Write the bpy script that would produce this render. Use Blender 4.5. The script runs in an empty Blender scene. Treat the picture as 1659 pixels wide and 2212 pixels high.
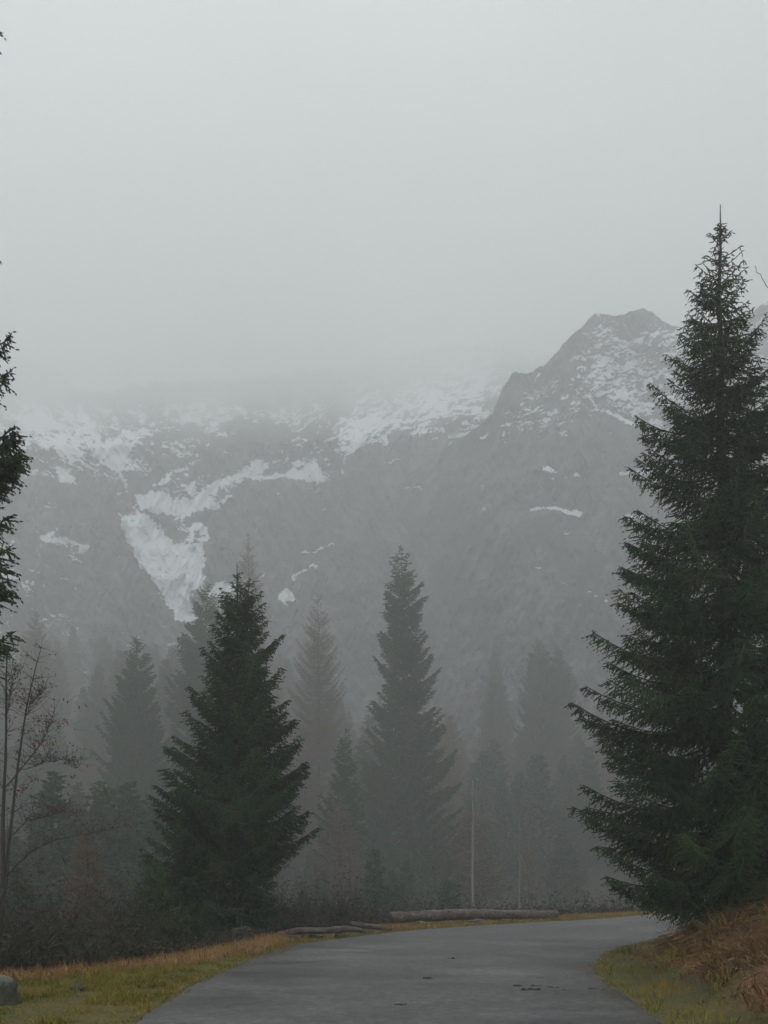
import bpy, math, random
import numpy as np
from mathutils import Vector
R = math.radians
scene = bpy.context.scene
COL = scene.collection

# ------------------------------------------------------------------ camera
F = 2300.0           # focal length in units of a 1659 x 2212 picture
HOR = 1880.0         # horizon row in that picture
CX = 829.5
EYE = 1.6
cam_d = bpy.data.cameras.new('camera')
cam = bpy.data.objects.new('camera', cam_d); COL.objects.link(cam)
cam.location = (0, 0, EYE); cam.rotation_euler = (R(90), 0, 0)
cam_d.sensor_fit = 'VERTICAL'; cam_d.sensor_height = 36.0
cam_d.lens = F/2212*36.0
cam_d.shift_y = (HOR-1106)/2212
cam_d.clip_start = 0.1; cam_d.clip_end = 6000
scene.camera = cam

# ------------------------------------------------------------------ world, overcast daylight
SUN_EL, SUN_AZ = R(52), R(-35)
w = bpy.data.worlds.new("World"); scene.world = w; w.use_nodes = True
nt = w.node_tree; N = nt.nodes; L = nt.links
bg = N['Background']; bg.inputs['Strength'].default_value = 0.12
sky = N.new('ShaderNodeTexSky'); sky.sky_type = 'NISHITA'; sky.sun_disc = False
sky.sun_elevation = SUN_EL; sky.sun_rotation = SUN_AZ; sky.air_density = 1.0; sky.dust_density = 4.0
tc = N.new('ShaderNodeTexCoord')
mp = N.new('ShaderNodeMapping'); mp.inputs['Scale'].default_value = (1.2, 1.2, 2.6)
ns = N.new('ShaderNodeTexNoise'); ns.inputs['Scale'].default_value = 1.6; ns.inputs['Detail'].default_value = 4; ns.inputs['Roughness'].default_value = 0.5
cr = N.new('ShaderNodeValToRGB')
cr.color_ramp.elements[0].position = 0.30; cr.color_ramp.elements[0].color = (0.52, 0.55, 0.58, 1)
cr.color_ramp.elements[1].position = 0.72; cr.color_ramp.elements[1].color = (1.03, 1.06, 1.10, 1)
sc_ = N.new('ShaderNodeVectorMath'); sc_.operation = 'SCALE'; sc_.inputs['Scale'].default_value = 11.7
mix = N.new('ShaderNodeMix'); mix.data_type = 'RGBA'; mix.inputs['Factor'].default_value = 0.93
L.new(tc.outputs['Generated'], mp.inputs['Vector']); L.new(mp.outputs['Vector'], ns.inputs['Vector'])
L.new(ns.outputs['Fac'], cr.inputs['Fac']); L.new(cr.outputs['Color'], sc_.inputs[0])
L.new(sky.outputs['Color'], mix.inputs['A']); L.new(sc_.outputs['Vector'], mix.inputs['B'])
L.new(mix.outputs['Result'], bg.inputs['Color'])

sun_d = bpy.data.lights.new('sun', 'SUN'); sun_d.energy = 0.6; sun_d.angle = R(25); sun_d.color = (1.0, 0.98, 0.95)
sun = bpy.data.objects.new('sun', sun_d); COL.objects.link(sun)
_d = Vector((math.sin(SUN_AZ)*math.cos(SUN_EL), math.cos(SUN_AZ)*math.cos(SUN_EL), math.sin(SUN_EL)))
sun.rotation_euler = _d.to_track_quat('Z', 'Y').to_euler()

vs = scene.view_settings
scene.display_settings.display_device = 'sRGB'
vs.view_transform = 'Standard'; vs.look = 'None'; vs.exposure = 0.33; vs.gamma = 1.0
cy = scene.cycles
cy.use_denoising = True
cy.max_bounces = 8; cy.volume_bounces = 4; cy.diffuse_bounces = 3; cy.glossy_bounces = 3; cy.transparent_max_bounces = 8

# ------------------------------------------------------------------ haze
HAZE_TOP = 640.0
hz_size = dict(x=1150.0, y0=-200.0, y1=1650.0, z0=-32.0, z1=HAZE_TOP)
HAZE_DENSITY = 0.0030

# ------------------------------------------------------------------ helpers
def at(u, v, Y):
    """world point seen at (u, v) of the 1659x2212 picture at distance Y"""
    return np.array([(u-CX)*Y/F, Y, EYE-(v-HOR)*Y/F])
def gnd(u, v):
    """point of the flat road level seen at (u, v)"""
    Y = EYE*F/(v-HOR); return ((u-CX)*Y/F, Y)

def mesh_obj(name, V, faces, mat, parent=None, attr=None, smooth=False):
    """faces: list of (n_faces, k) int arrays"""
    me = bpy.data.meshes.new(name)
    V = np.asarray(V, dtype=np.float32)
    faces = [np.asarray(f, dtype=np.int32) for f in faces if len(f)]
    me.vertices.add(len(V)); me.vertices.foreach_set('co', V.ravel())
    li = np.concatenate([f.ravel() for f in faces])
    tot = np.concatenate([np.full(len(f), f.shape[1], np.int32) for f in faces])
    st = np.concatenate([[0], np.cumsum(tot)[:-1]]).astype(np.int32)
    me.loops.add(len(li)); me.loops.foreach_set('vertex_index', li)
    me.polygons.add(len(tot)); me.polygons.foreach_set('loop_start', st)
    try: me.polygons.foreach_set('loop_total', tot)
    except Exception: pass
    me.update(calc_edges=True)
    if smooth: me.polygons.foreach_set('use_smooth', np.ones(len(tot), bool))
    if attr:
        for k, a in attr.items():
            at_ = me.attributes.new(k, 'FLOAT', 'POINT'); at_.data.foreach_set('value', np.asarray(a, np.float32))
    me.validate()
    me.materials.append(mat)
    o = bpy.data.objects.new(name, me); COL.objects.link(o)
    if parent: o.parent = parent
    return o

class MB:
    """collects shapes into one mesh"""
    def __init__(s): s.V = []; s.Fq = []; s.Ft = []; s.A = []; s.n = 0
    def add(s, V, q=None, t=None, tint=0.5):
        V = np.asarray(V, float).reshape(-1, 3)
        if q is not None and len(q): s.Fq.append(np.asarray(q)+s.n)
        if t is not None and len(t): s.Ft.append(np.asarray(t)+s.n)
        s.V.append(V); s.n += len(V)
        s.A.append(np.broadcast_to(np.asarray(tint, float), (len(V),)) if np.ndim(tint) == 0 else np.asarray(tint, float))
    def tube(s, pts, rad, k=6, cap=True, tint=0.5, wob=0, rng=None):
        pts = np.asarray(pts, float); n = len(pts); rad = np.broadcast_to(rad, (n,))
        T = np.gradient(pts, axis=0); T /= np.linalg.norm(T, axis=1)[:, None]+1e-9
        up = np.array([0, 0, 1.0]) if abs(T[0][2]) < .9 else np.array([1.0, 0, 0])
        U = np.cross(T, up); U /= np.linalg.norm(U, axis=1)[:, None]+1e-9
        W = np.cross(T, U)
        a = np.arange(k)*2*np.pi/k
        rr = rad[:, None]*np.ones((n, k))
        if wob and rng is not None: rr = rr*(1+wob*rng.uniform(-1, 1, (n, k)))
        P = pts[:, None, :]+rr[..., None]*(np.cos(a)[None, :, None]*U[:, None, :]+np.sin(a)[None, :, None]*W[:, None, :])
        i = np.arange(n-1)[:, None]*k; j = np.arange(k)[None, :]; j2 = (j+1) % k
        q = np.stack([i+j, i+j2, i+k+j2, i+k+j], -1).reshape(-1, 4)
        V = P.reshape(-1, 3)
        t = []
        if cap:
            V = np.vstack([V, pts[0], pts[-1]])
            c0, c1 = n*k, n*k+1
            for jj in range(k):
                t.append([c0, (jj+1) % k, jj]); t.append([c1, (n-1)*k+jj, (n-1)*k+(jj+1) % k])
        s.add(V, q, np.array(t) if t else None, tint)
    def build(s, name, mat, parent=None, smooth=False):
        fs = []
        if s.Fq: fs.append(np.concatenate(s.Fq))
        if s.Ft: fs.append(np.concatenate(s.Ft))
        return mesh_obj(name, np.concatenate(s.V), fs, mat, parent, {'tint': np.concatenate(s.A)}, smooth)

def tag(o, label=None, cat=None, group=None, kind=None):
    if label: o['label'] = label
    if cat: o['category'] = cat
    if group: o['group'] = group
    if kind: o['kind'] = kind
    return o
def empty(name, loc):
    o = bpy.data.objects.new(name, None); COL.objects.link(o); o.location = loc; o.empty_display_size = .2
    return o

# value noise in numpy
def _hash(ix, iy, seed):
    h = (ix.astype(np.int64)*374761393+iy.astype(np.int64)*668265263+seed*2147483647) & 0xffffffff
    h = ((h ^ (h >> 13))*1274126177) & 0xffffffff
    return ((h ^ (h >> 16)) & 0xffff)/65535.0
def vnoise(x, y, seed=0):
    ix, iy = np.floor(x), np.floor(y); fx, fy = x-ix, y-iy
    fx = fx*fx*fx*(fx*(fx*6-15)+10); fy = fy*fy*fy*(fy*(fy*6-15)+10)
    a = _hash(ix, iy, seed); b = _hash(ix+1, iy, seed); c = _hash(ix, iy+1, seed); d = _hash(ix+1, iy+1, seed)
    return (a*(1-fx)+b*fx)*(1-fy)+(c*(1-fx)+d*fx)*fy
def fbm(x, y, seed=0, oct=5, gain=.5, ridged=False):
    s = 0; amp = 1; tot = 0
    for i in range(oct):
        n = vnoise(x*2**i+17.3*i, y*2**i-9.1*i, seed+i)
        if ridged: n = 1-abs(2*n-1)
        s = s+amp*n; tot += amp; amp *= gain
    return s/tot
def sstep(a, b, x):
    t = np.clip((x-a)/(b-a), 0, 1); return t*t*(3-2*t)

# ------------------------------------------------------------------ materials
def mat_new(name):
    m = bpy.data.materials.new(name); m.use_nodes = True
    return m, m.node_tree.nodes, m.node_tree.links, m.node_tree.nodes['Principled BSDF']
def ramp(N, stops):
    r = N.new('ShaderNodeValToRGB'); e = r.color_ramp.elements
    while len(e) < len(stops): e.new(0.5)
    for el, (p, c) in zip(e, stops): el.position = p; el.color = (*c, 1)
    return r
def noise(N, L, vec, scale, detail=4, rough=.55, dist=0):
    n = N.new('ShaderNodeTexNoise'); n.inputs['Scale'].default_value = scale; n.inputs['Detail'].default_value = detail
    n.inputs['Roughness'].default_value = rough; n.inputs['Distortion'].default_value = dist
    if vec is not None: L.new(vec, n.inputs['Vector'])
    return n
def foliage_mat(name, stops, scale=0.9, rough=.55, tintw=.5):
    """colour from a per-twig random value and a clump-sized noise"""
    m, N, L, b = mat_new(name)
    tc = N.new('ShaderNodeTexCoord'); n = noise(N, L, tc.outputs['Object'], scale, 3)
    a = N.new('ShaderNodeAttribute'); a.attribute_name = 'tint'
    mx = N.new('ShaderNodeMath'); mx.operation = 'MULTIPLY_ADD'; mx.inputs[1].default_value = tintw
    L.new(a.outputs['Fac'], mx.inputs[0])
    m2 = N.new('ShaderNodeMath'); m2.operation = 'MULTIPLY'; m2.inputs[1].default_value = 1-tintw
    L.new(n.outputs['Fac'], m2.inputs[0]); L.new(m2.outputs[0], mx.inputs[2])
    r = ramp(N, stops); L.new(mx.outputs[0], r.inputs['Fac'])
    L.new(r.outputs['Color'], b.inputs['Base Color']); b.inputs['Roughness'].default_value = rough
    b.inputs['Specular IOR Level'].default_value = .3
    return m
M = {}
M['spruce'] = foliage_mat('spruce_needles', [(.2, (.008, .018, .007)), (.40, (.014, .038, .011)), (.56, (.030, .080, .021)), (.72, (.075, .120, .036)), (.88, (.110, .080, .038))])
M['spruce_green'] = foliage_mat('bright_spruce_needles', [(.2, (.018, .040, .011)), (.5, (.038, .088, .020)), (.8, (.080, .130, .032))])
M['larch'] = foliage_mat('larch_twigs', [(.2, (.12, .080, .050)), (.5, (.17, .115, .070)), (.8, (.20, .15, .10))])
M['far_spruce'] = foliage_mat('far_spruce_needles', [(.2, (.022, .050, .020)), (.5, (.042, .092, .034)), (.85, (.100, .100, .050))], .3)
M['bark'] = foliage_mat('spruce_bark', [(.2, (.030, .024, .020)), (.6, (.060, .048, .040)), (.9, (.10, .085, .07))], 6)
M['pale_bark'] = foliage_mat('dead_trunk', [(.2, (.10, .095, .085)), (.8, (.22, .21, .19))], 4)
M['rowan_bark'] = foliage_mat('rowan_bark', [(.2, (.035, .028, .025)), (.8, (.075, .06, .055))], 5)
M['red_leaf'] = foliage_mat('red_leaves', [(.1, (.045, .030, .018)), (.5, (.11, .028, .022)), (.9, (.24, .030, .030))], 3, tintw=.9)
M['brush'] = foliage_mat('brush_twigs', [(.15, (.016, .014, .009)), (.5, (.030, .028, .015)), (.8, (.060, .042, .022))], .6)
M['grass'] = foliage_mat('grass_green', [(.2, (.065, .050, .005)), (.38, (.125, .125, .008)), (.54, (.19, .185, .012)), (.66, (.28, .20, .022)), (.82, (.38, .21, .05))], 1.1, tintw=.5)
M['dry'] = foliage_mat('grass_dry', [(.15, (.12, .07, .026)), (.45, (.29, .155, .048)), (.85, (.50, .31, .12))], 1.8, tintw=.6)
M['bracken'] = foliage_mat('bracken', [(.18, (.030, .017, .009)), (.36, (.095, .052, .020)), (.50, (.16, .105, .034)), (.62, (.24, .105, .040)), (.85, (.42, .26, .09))], 2.0, tintw=.5)

def ground_material():
    m, N, L, b = mat_new('ground_soil')
    tc = N.new('ShaderNodeTexCoord')
    n1 = noise(N, L, tc.outputs['Object'], .9, 6, .6); n2 = noise(N, L, tc.outputs['Object'], 14, 5, .6)
    def at_(n): a = N.new('ShaderNodeAttribute'); a.attribute_name = n; return a
    base = ramp(N, [(.3, (.016, .016, .009)), (.7, (.040, .034, .018))]); L.new(n1.outputs['Fac'], base.inputs['Fac'])
    gr = ramp(N, [(.25, (.040, .036, .004)), (.5, (.080, .072, .007)), (.62, (.13, .085, .014)), (.78, (.18, .10, .025))]); L.new(n1.outputs['Fac'], gr.inputs['Fac'])
    bk = ramp(N, [(.3, (.030, .016, .010)), (.52, (.085, .042, .020)), (.72, (.16, .075, .032))]); L.new(n1.outputs['Fac'], bk.inputs['Fac'])
    def mixc(f, a, b_):
        x = N.new('ShaderNodeMix'); x.data_type = 'RGBA'; L.new(f, x.inputs['Factor']); L.new(a, x.inputs['A']); L.new(b_, x.inputs['B']); return x.outputs['Result']
    c = mixc(at_('verge').outputs['Fac'], base.outputs['Color'], gr.outputs['Color'])
    c = mixc(at_('bank').outputs['Fac'], c, bk.outputs['Color'])
    rust = N.new('ShaderNodeRGB'); rust.outputs[0].default_value = (.19, .080, .036, 1)
    c = mixc(at_('rust').outputs['Fac'], c, rust.outputs[0])
    v = N.new('ShaderNodeMix'); v.data_type = 'RGBA'; v.blend_type = 'MULTIPLY'; v.inputs['Factor'].default_value = .6
    r2 = ramp(N, [(.3, (.45, .45, .45)), (.7, (1.3, 1.3, 1.3))]); L.new(n2.outputs['Fac'], r2.inputs['Fac'])
    L.new(c, v.inputs['A']); L.new(r2.outputs['Color'], v.inputs['B']); L.new(v.outputs['Result'], b.inputs['Base Color'])
    b.inputs['Roughness'].default_value = .85
    bp = N.new('ShaderNodeBump'); bp.inputs['Strength'].default_value = .7; bp.inputs['Distance'].default_value = .06
    L.new(n2.outputs['Fac'], bp.inputs['Height']); L.new(bp.outputs['Normal'], b.inputs['Normal'])
    return m
def road_material():
    m, N, L, b = mat_new('wet_asphalt')
    tc = N.new('ShaderNodeTexCoord')
    big = noise(N, L, tc.outputs['Object'], .35, 4, .55); mid = noise(N, L, tc.outputs['Object'], 3.0, 5, .65)
    fine = noise(N, L, tc.outputs['Object'], 55, 3, .7)
    # patches and worn tracks stretched along the road
    mp = N.new('ShaderNodeMapping'); mp.inputs['Scale'].default_value = (.5, .8, 1); mp.inputs['Rotation'].default_value = (0, 0, R(8))
    L.new(tc.outputs['Object'], mp.inputs['Vector']); st = noise(N, L, mp.outputs['Vector'], 1.0, 5, .6, .4)
    r = ramp(N, [(.36, (.034, .034, .035)), (.5, (.070, .069, .069)), (.64, (.122, .120, .117))])
    s = N.new('ShaderNodeMath'); s.operation = 'ADD'; L.new(big.outputs['Fac'], s.inputs[0]); L.new(st.outputs['Fac'], s.inputs[1])
    h = N.new('ShaderNodeMath'); h.operation = 'MULTIPLY'; h.inputs[1].default_value = .5; L.new(s.outputs[0], h.inputs[0]); L.new(h.outputs[0], r.inputs['Fac'])
    f0 = N.new('ShaderNodeMath'); f0.operation = 'MULTIPLY_ADD'; f0.inputs[1].default_value = .6; L.new(fine.outputs['Fac'], f0.inputs[0]); md2 = noise(N, L, tc.outputs['Object'], 7, 6, .85); m6 = N.new('ShaderNodeMath'); m6.operation = 'MULTIPLY'; m6.inputs[1].default_value = 1.4; L.new(md2.outputs['Fac'], m6.inputs[0]); L.new(m6.outputs[0], f0.inputs[2])
    f1 = N.new('ShaderNodeMath'); f1.operation = 'MULTIPLY'; f1.inputs[1].default_value = .5; L.new(f0.outputs[0], f1.inputs[0])
    f = ramp(N, [(.38, (.30, .30, .30)), (.5, (.9, .9, .9)), (.61, (2.1, 2.08, 2.0))]); L.new(f1.outputs[0], f.inputs['Fac'])
    mx = N.new('ShaderNodeMix'); mx.data_type = 'RGBA'; mx.blend_type = 'MULTIPLY'; mx.inputs['Factor'].default_value = .8
    L.new(r.outputs['Color'], mx.inputs['A']); L.new(f.outputs['Color'], mx.inputs['B']); # cracks and wheel tracks
    vo = N.new('ShaderNodeTexVoronoi'); vo.feature = 'DISTANCE_TO_EDGE'; vo.inputs['Scale'].default_value = .42
    wv = N.new('ShaderNodeVectorMath'); wv.operation = 'ADD'; nw = noise(N, L, tc.outputs['Object'], 1.3, 5, .7); L.new(nw.outputs['Color'], wv.inputs[0]); L.new(tc.outputs['Object'], wv.inputs[1]); L.new(wv.outputs['Vector'], vo.inputs['Vector'])
    ck = ramp(N, [(.0, (.45, .45, .45)), (.012, (1, 1, 1))]); L.new(vo.outputs['Distance'], ck.inputs['Fac'])
    m3 = N.new('ShaderNodeMix'); m3.data_type = 'RGBA'; m3.blend_type = 'MULTIPLY'; m3.inputs['Factor'].default_value = .7; L.new(mx.outputs['Result'], m3.inputs['A']); L.new(ck.outputs['Color'], m3.inputs['B'])
    ac = N.new('ShaderNodeAttribute'); ac.attribute_name = 'across'
    trk = ramp(N, [(0, (.62, .58, .52)), (.05, (.85, .83, .8)), (.2, (1, 1, 1)), (.30, (1.22, 1.22, 1.22)), (.40, (.95, .95, .95)), (.5, (.86, .86, .86)), (.6, (.95, .95, .95)), (.72, (1.2, 1.2, 1.2)), (.82, (1, 1, 1)), (.94, (.82, .8, .77)), (1, (.6, .56, .5))]); L.new(ac.outputs['Fac'], trk.inputs['Fac'])
    m4 = N.new('ShaderNodeMix'); m4.data_type = 'RGBA'; m4.blend_type = 'MULTIPLY'; m4.inputs['Factor'].default_value = .75; L.new(m3.outputs['Result'], m4.inputs['A']); L.new(trk.outputs['Color'], m4.inputs['B'])
    L.new(m4.outputs['Result'], b.inputs['Base Color'])
    rr = N.new('ShaderNodeMapRange'); rr.inputs['From Min'].default_value = .35; rr.inputs['From Max'].default_value = .65
    rr.inputs['To Min'].default_value = .40; rr.inputs['To Max'].default_value = .58
    L.new(h.outputs[0], rr.inputs['Value']); L.new(rr.outputs['Result'], b.inputs['Roughness'])
    bp = N.new('ShaderNodeBump'); bp.inputs['Strength'].default_value = .6; bp.inputs['Distance'].default_value = .02
    L.new(f1.outputs[0], bp.inputs['Height']); L.new(bp.outputs['Normal'], b.inputs['Normal'])
    return m
M['ground'] = ground_material(); M['road'] = road_material()

def rock_snow_material(name, rot, stretch, streak_scale, lo, hi):
    """grey rock with snow lying along ledges: amount from the mesh's own 'snow' value"""
    m, N, L, b = mat_new(name)
    tc = N.new('ShaderNodeTexCoord')
    mp0 = N.new('ShaderNodeMapping'); mp0.inputs['Rotation'].default_value = (0, rot, 0)
    mp = N.new('ShaderNodeMapping'); mp.inputs['Scale'].default_value = stretch
    L.new(tc.outputs['Object'], mp0.inputs['Vector']); L.new(mp0.outputs['Vector'], mp.inputs['Vector'])
    n = noise(N, L, mp.outputs['Vector'], streak_scale, 7, .68, .5)
    n2 = noise(N, L, tc.outputs['Object'], .045, 5, .6)
    a = N.new('ShaderNodeAttribute'); a.attribute_name = 'snow'
    s = N.new('ShaderNodeMath'); s.operation = 'MULTIPLY_ADD'; s.inputs[1].default_value = .9; L.new(n.outputs['Fac'], s.inputs[0]); L.new(a.outputs['Fac'], s.inputs[2])
    mr = N.new('ShaderNodeMapRange'); mr.inputs['From Min'].default_value = lo; mr.inputs['From Max'].default_value = hi
    L.new(s.outputs[0], mr.inputs['Value'])
    rock = ramp(N, [(.38, (.003, .003, .004)), (.46, (.014, .014, .014)), (.54, (.045, .045, .045)), (.64, (.15, .15, .15))])
    rn = noise(N, L, mp.outputs['Vector'], .22, 9, .78, .3); ra = N.new('ShaderNodeAttribute'); ra.attribute_name = 'rock'; rm = N.new('ShaderNodeMix'); rm.data_type = 'FLOAT'; rm.inputs['Factor'].default_value = .55
    L.new(rn.outputs['Fac'], rm.inputs['A']); L.new(ra.outputs['Fac'], rm.inputs['B']); L.new(rm.outputs['Result'], rock.inputs['Fac'])
    mx = N.new('ShaderNodeMix'); mx.data_type = 'RGBA'; L.new(mr.outputs['Result'], mx.inputs['Factor'])
    L.new(rock.outputs['Color'], mx.inputs['A']); mx.inputs['B'].default_value = (.86, .90, .94, 1)
    L.new(mx.outputs['Result'], b.inputs['Base Color']); b.inputs['Roughness'].default_value = .8
    b.inputs['Specular IOR Level'].default_value = .2
    return m

# ------------------------------------------------------------------ road and ground
LE = [(-4.2, -12), (-3.9, 0), (-3.55, 6)]+[gnd(*p) for p in
     [(272, 2212), (350, 2163), (392, 2134), (465, 2100), (545, 2066), (640, 2038), (760, 2022), (870, 2010), (1000, 2000), (1130, 1993), (1215, 1988), (1300, 1984), (1390, 1975)]]+[(14, 41.5), (24, 45), (60, 52), (120, 60)]
RE = [(3.6, -12), (3.4, 0), (3.15, 7)]+[gnd(*p) for p in
     [(1449, 2212), (1384, 2162), (1335, 2130), (1296, 2104), (1291, 2088), (1322, 2056), (1380, 2039), (1439, 2030)]]+[(9.5, 26.2), (14, 28), (24, 31), (60, 36), (120, 42)]
VE = [(-12, -12), (-9, 6), (-8.3, 11)]+[gnd(*p) for p in
     [(-250, 2126), (0, 2118), (110, 2109), (285, 2088), (380, 2070), (450, 2060), (545, 2041), (600, 2025), (720, 2012), (850, 1998), (1000, 1989), (1200, 1980), (1400, 1971)]]+[(14, 42.6), (24, 46.5), (60, 54), (120, 62)]
def dens(poly, step):
    poly = np.array(poly, float); out = []
    for a, b in zip(poly[:-1], poly[1:]):
        n = max(1, int(np.linalg.norm(b-a)/step)); out += [a+(b-a)*i/n for i in range(n)]
    out.append(poly[-1]); return np.array(out)
def smooth(poly, it=3):
    p = poly.copy()
    for _ in range(it): p[1:-1] = (p[:-2]+2*p[1:-1]+p[2:])/4
    return p
LEd, REd, VEd = [smooth(dens(p, .35), 5) for p in (LE, RE, VE)]
VEd[8:-3, 1] += (fbm(VEd[8:-3, 0]*1.3, VEd[8:-3, 1]*.3, 91, 3)-.5)*1.1*np.clip(VEd[8:-3, 1]/22, .3, 1)*(VEd[8:-3, 0] < -1.2)
def pdist(X, Y, poly):
    P = np.stack([X.ravel(), Y.ravel()], 1); best = np.full(len(P), 1e9)
    for a, b in zip(poly[:-1], poly[1:]):
        d = b-a; t = np.clip(((P-a)@d)/max(d@d, 1e-9), 0, 1); q = P-(a+t[:, None]*d)
        best = np.minimum(best, np.einsum('ij,ij->i', q, q))
    return np.sqrt(best).reshape(X.shape)
def inside(X, Y, poly):
    c = np.zeros(X.shape, bool); n = len(poly)
    for i in range(n):
        x0, y0 = poly[i]; x1, y1 = poly[(i+1) % n]
        if y0 == y1: continue
        k = ((y0 > Y) != (y1 > Y)) & (X < (x1-x0)*(Y-y0)/(y1-y0)+x0); c ^= k
    return c
bank_poly = np.vstack([REd[::3], [[120, -12]]])
below_v = np.vstack([VEd[::3], [[120, -12], [-12, -12.1]]])       # everything on this side of the verge's brink
LEs, REs, VEs = LEd[::3], REd[::3], VEd[::3]
def terrain(X, Y):
    X = np.asarray(X, float); Y = np.asarray(Y, float)
    dV = pdist(X, Y, VEs); dR = pdist(X, Y, REs)
    bank = inside(X, Y, bank_poly); near = inside(X, Y, below_v)
    # right bank
    hb = np.where(bank, 0.55*np.maximum(dR-.75, 0), 0)
    hb = 2.6*(1-np.exp(-hb/2.6))
    hb = hb+np.where(bank, sstep(.5, 2.5, dR)*(.5*(fbm(X*.7, Y*.7, 5, 4)-.5)+.25*(fbm(X*3, Y*3, 8, 3)-.5)), 0)
    # valley beyond the brink
    fall = -7.5*(1-np.exp(-dV*.06-.004*dV*dV))
    lft = sstep(30, -40, X)
    rise = np.maximum(Y-105, 0)*(.20+.13*lft)+(fbm(X*.03, Y*.03, 3, 4)-.5)*6*sstep(5, 40, dV)
    hv = fall+rise+sstep(1, 6, dV)*(fbm(X*.4, Y*.4, 2, 4)-.5)*.9
    h = np.where(near, hb, hv)
    road = near & ~bank
    h = h+np.where(road, (fbm(X*1.5, Y*1.5, 12, 3)-.5)*.05, 0)
    return h, bank, near, dV, dR
def axis(segs):
    out = [segs[0][0]]
    for a, b, s in segs:
        n = max(1, int(round((b-a)/s))); out += [a+(b-a)*(i+1)/n for i in range(n)]
    return np.array(out)
gx = axis([(-1500, -300, 120), (-300, -120, 12), (-120, -30, 3), (-30, -12, .8), (-12, 12, .22), (12, 30, .8), (30, 120, 3), (120, 300, 12), (300, 1500, 120)])
gy = axis([(-400, -30, 60), (-30, 2, 3), (2, 30, .22), (30, 48, .45), (48, 120, 2), (120, 330, 5), (330, 1500, 90)])
GX, GY = np.meshgrid(gx, gy)
H, BK, NR, DV, DR = terrain(np.clip(GX, -300, 300), np.clip(GY, -60, 330))
road_in = inside(GX, GY, np.vstack([LEs, REs[::-1]]))
dL = pdist(GX, GY, LEs)
H = H-np.where(road_in, .05, 0)*np.where(np.minimum(dL, DR) > .12, 1, .3)
nx, ny = len(gx), len(gy)
def grid_faces(ny, nx):
    i = np.arange(ny-1)[:, None]*nx+np.arange(nx-1)[None, :]
    return np.stack([i, i+1, i+1+nx, i+nx], -1).reshape(-1, 4)
gV = np.stack([GX, GY, H], -1).reshape(-1, 3)
verge = np.where(NR & ~BK, 1.0, sstep(1.4, .2, DV)*(~NR))
verge = np.maximum(verge, np.where(BK, sstep(1.7, .7, DR+1.2*(fbm(GX, GY, 31, 3)-.5)), 0))
bank_a = np.where(BK, sstep(.8, 1.7, DR+1.2*(fbm(GX, GY, 31, 3)-.5)), 0)
pu = CX+GX*F/np.maximum(GY, 1); pv = HOR-(H-EYE)*F/np.maximum(GY, 1)
rust = np.where(BK, np.exp(-(((GX-4.55)/.55)**2+((GY-11.6)/1.7)**2)), 0)
rust = sstep(.3, .7, rust+.5*(fbm(GX*2, GY*2, 44, 3)-.5))
g = mesh_obj('ground', gV, [grid_faces(ny, nx)], M['ground'], None, {'verge': verge.ravel(), 'bank': bank_a.ravel(), 'rust': rust.ravel()}, True)
tag(g, kind='structure')

# road: a sheet between its two edges, ragged where the asphalt crumbles into the verge
def resample(p, n):
    d = np.concatenate([[0], np.cumsum(np.linalg.norm(np.diff(p, axis=0), axis=1))])
    return d
nrow, ncol = 620, 26
def by_arc(p, ts):
    d = resample(p, 0); return np.stack([np.interp(ts, d/d[-1], p[:, k]) for k in range(2)], 1)
# match the two edges by control points so that rows cross the road squarely
def keyed(p, keys, n):
    idx = [int(np.argmin(np.linalg.norm(p-np.array(k), axis=1))) for k in keys]
    d = resample(p, 0); kd = d[idx]
    return kd, d
kL = [LE[0], LE[3], LE[5], LE[8], LE[12], LE[16], LE[-2], LE[-1]]
kR = [RE[0], RE[3], RE[5], RE[7], RE[9], RE[11], RE[-2], RE[-1]]
tt = np.linspace(0, len(kL)-1, nrow)
def curve(p, keys):
    kd, d = keyed(p, keys, nrow); s = np.interp(tt, np.arange(len(keys)), kd)
    return np.stack([np.interp(s, d, p[:, k]) for k in range(2)], 1), s
Lp, Ls = curve(LEd, kL); Rp, Rs = curve(REd, kR)
jit = lambda s, sd: (fbm(s*1.6, s*0+sd, 7, 5, .65)-.5)*.34
c = np.linspace(0, 1, ncol)
P = Lp[:, None, :]*(1-c)[None, :, None]+Rp[:, None, :]*c[None, :, None]
dirn = (Rp-Lp)/np.linalg.norm(Rp-Lp, axis=1)[:, None]
P[:, 0] += dirn*jit(Ls, 1.5)[:, None]; P[:, -1] += dirn*jit(Rs, 9.5)[:, None]
Zr = .012+(fbm(P[..., 0]*.5, P[..., 1]*.5, 21, 3)-.5)*.02
Zr[:, 0] -= .045; Zr[:, -1] -= .045
ro = mesh_obj('road', np.dstack([P, Zr]).reshape(-1, 3), [grid_faces(nrow, ncol)], M['road'], None, {'across': np.broadcast_to(c[None, :]+(fbm(tt*9, tt*0, 3, 3)[:, None]-.5)*.12, (nrow, ncol)).ravel()}, True)
tag(ro, kind='structure')

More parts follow.
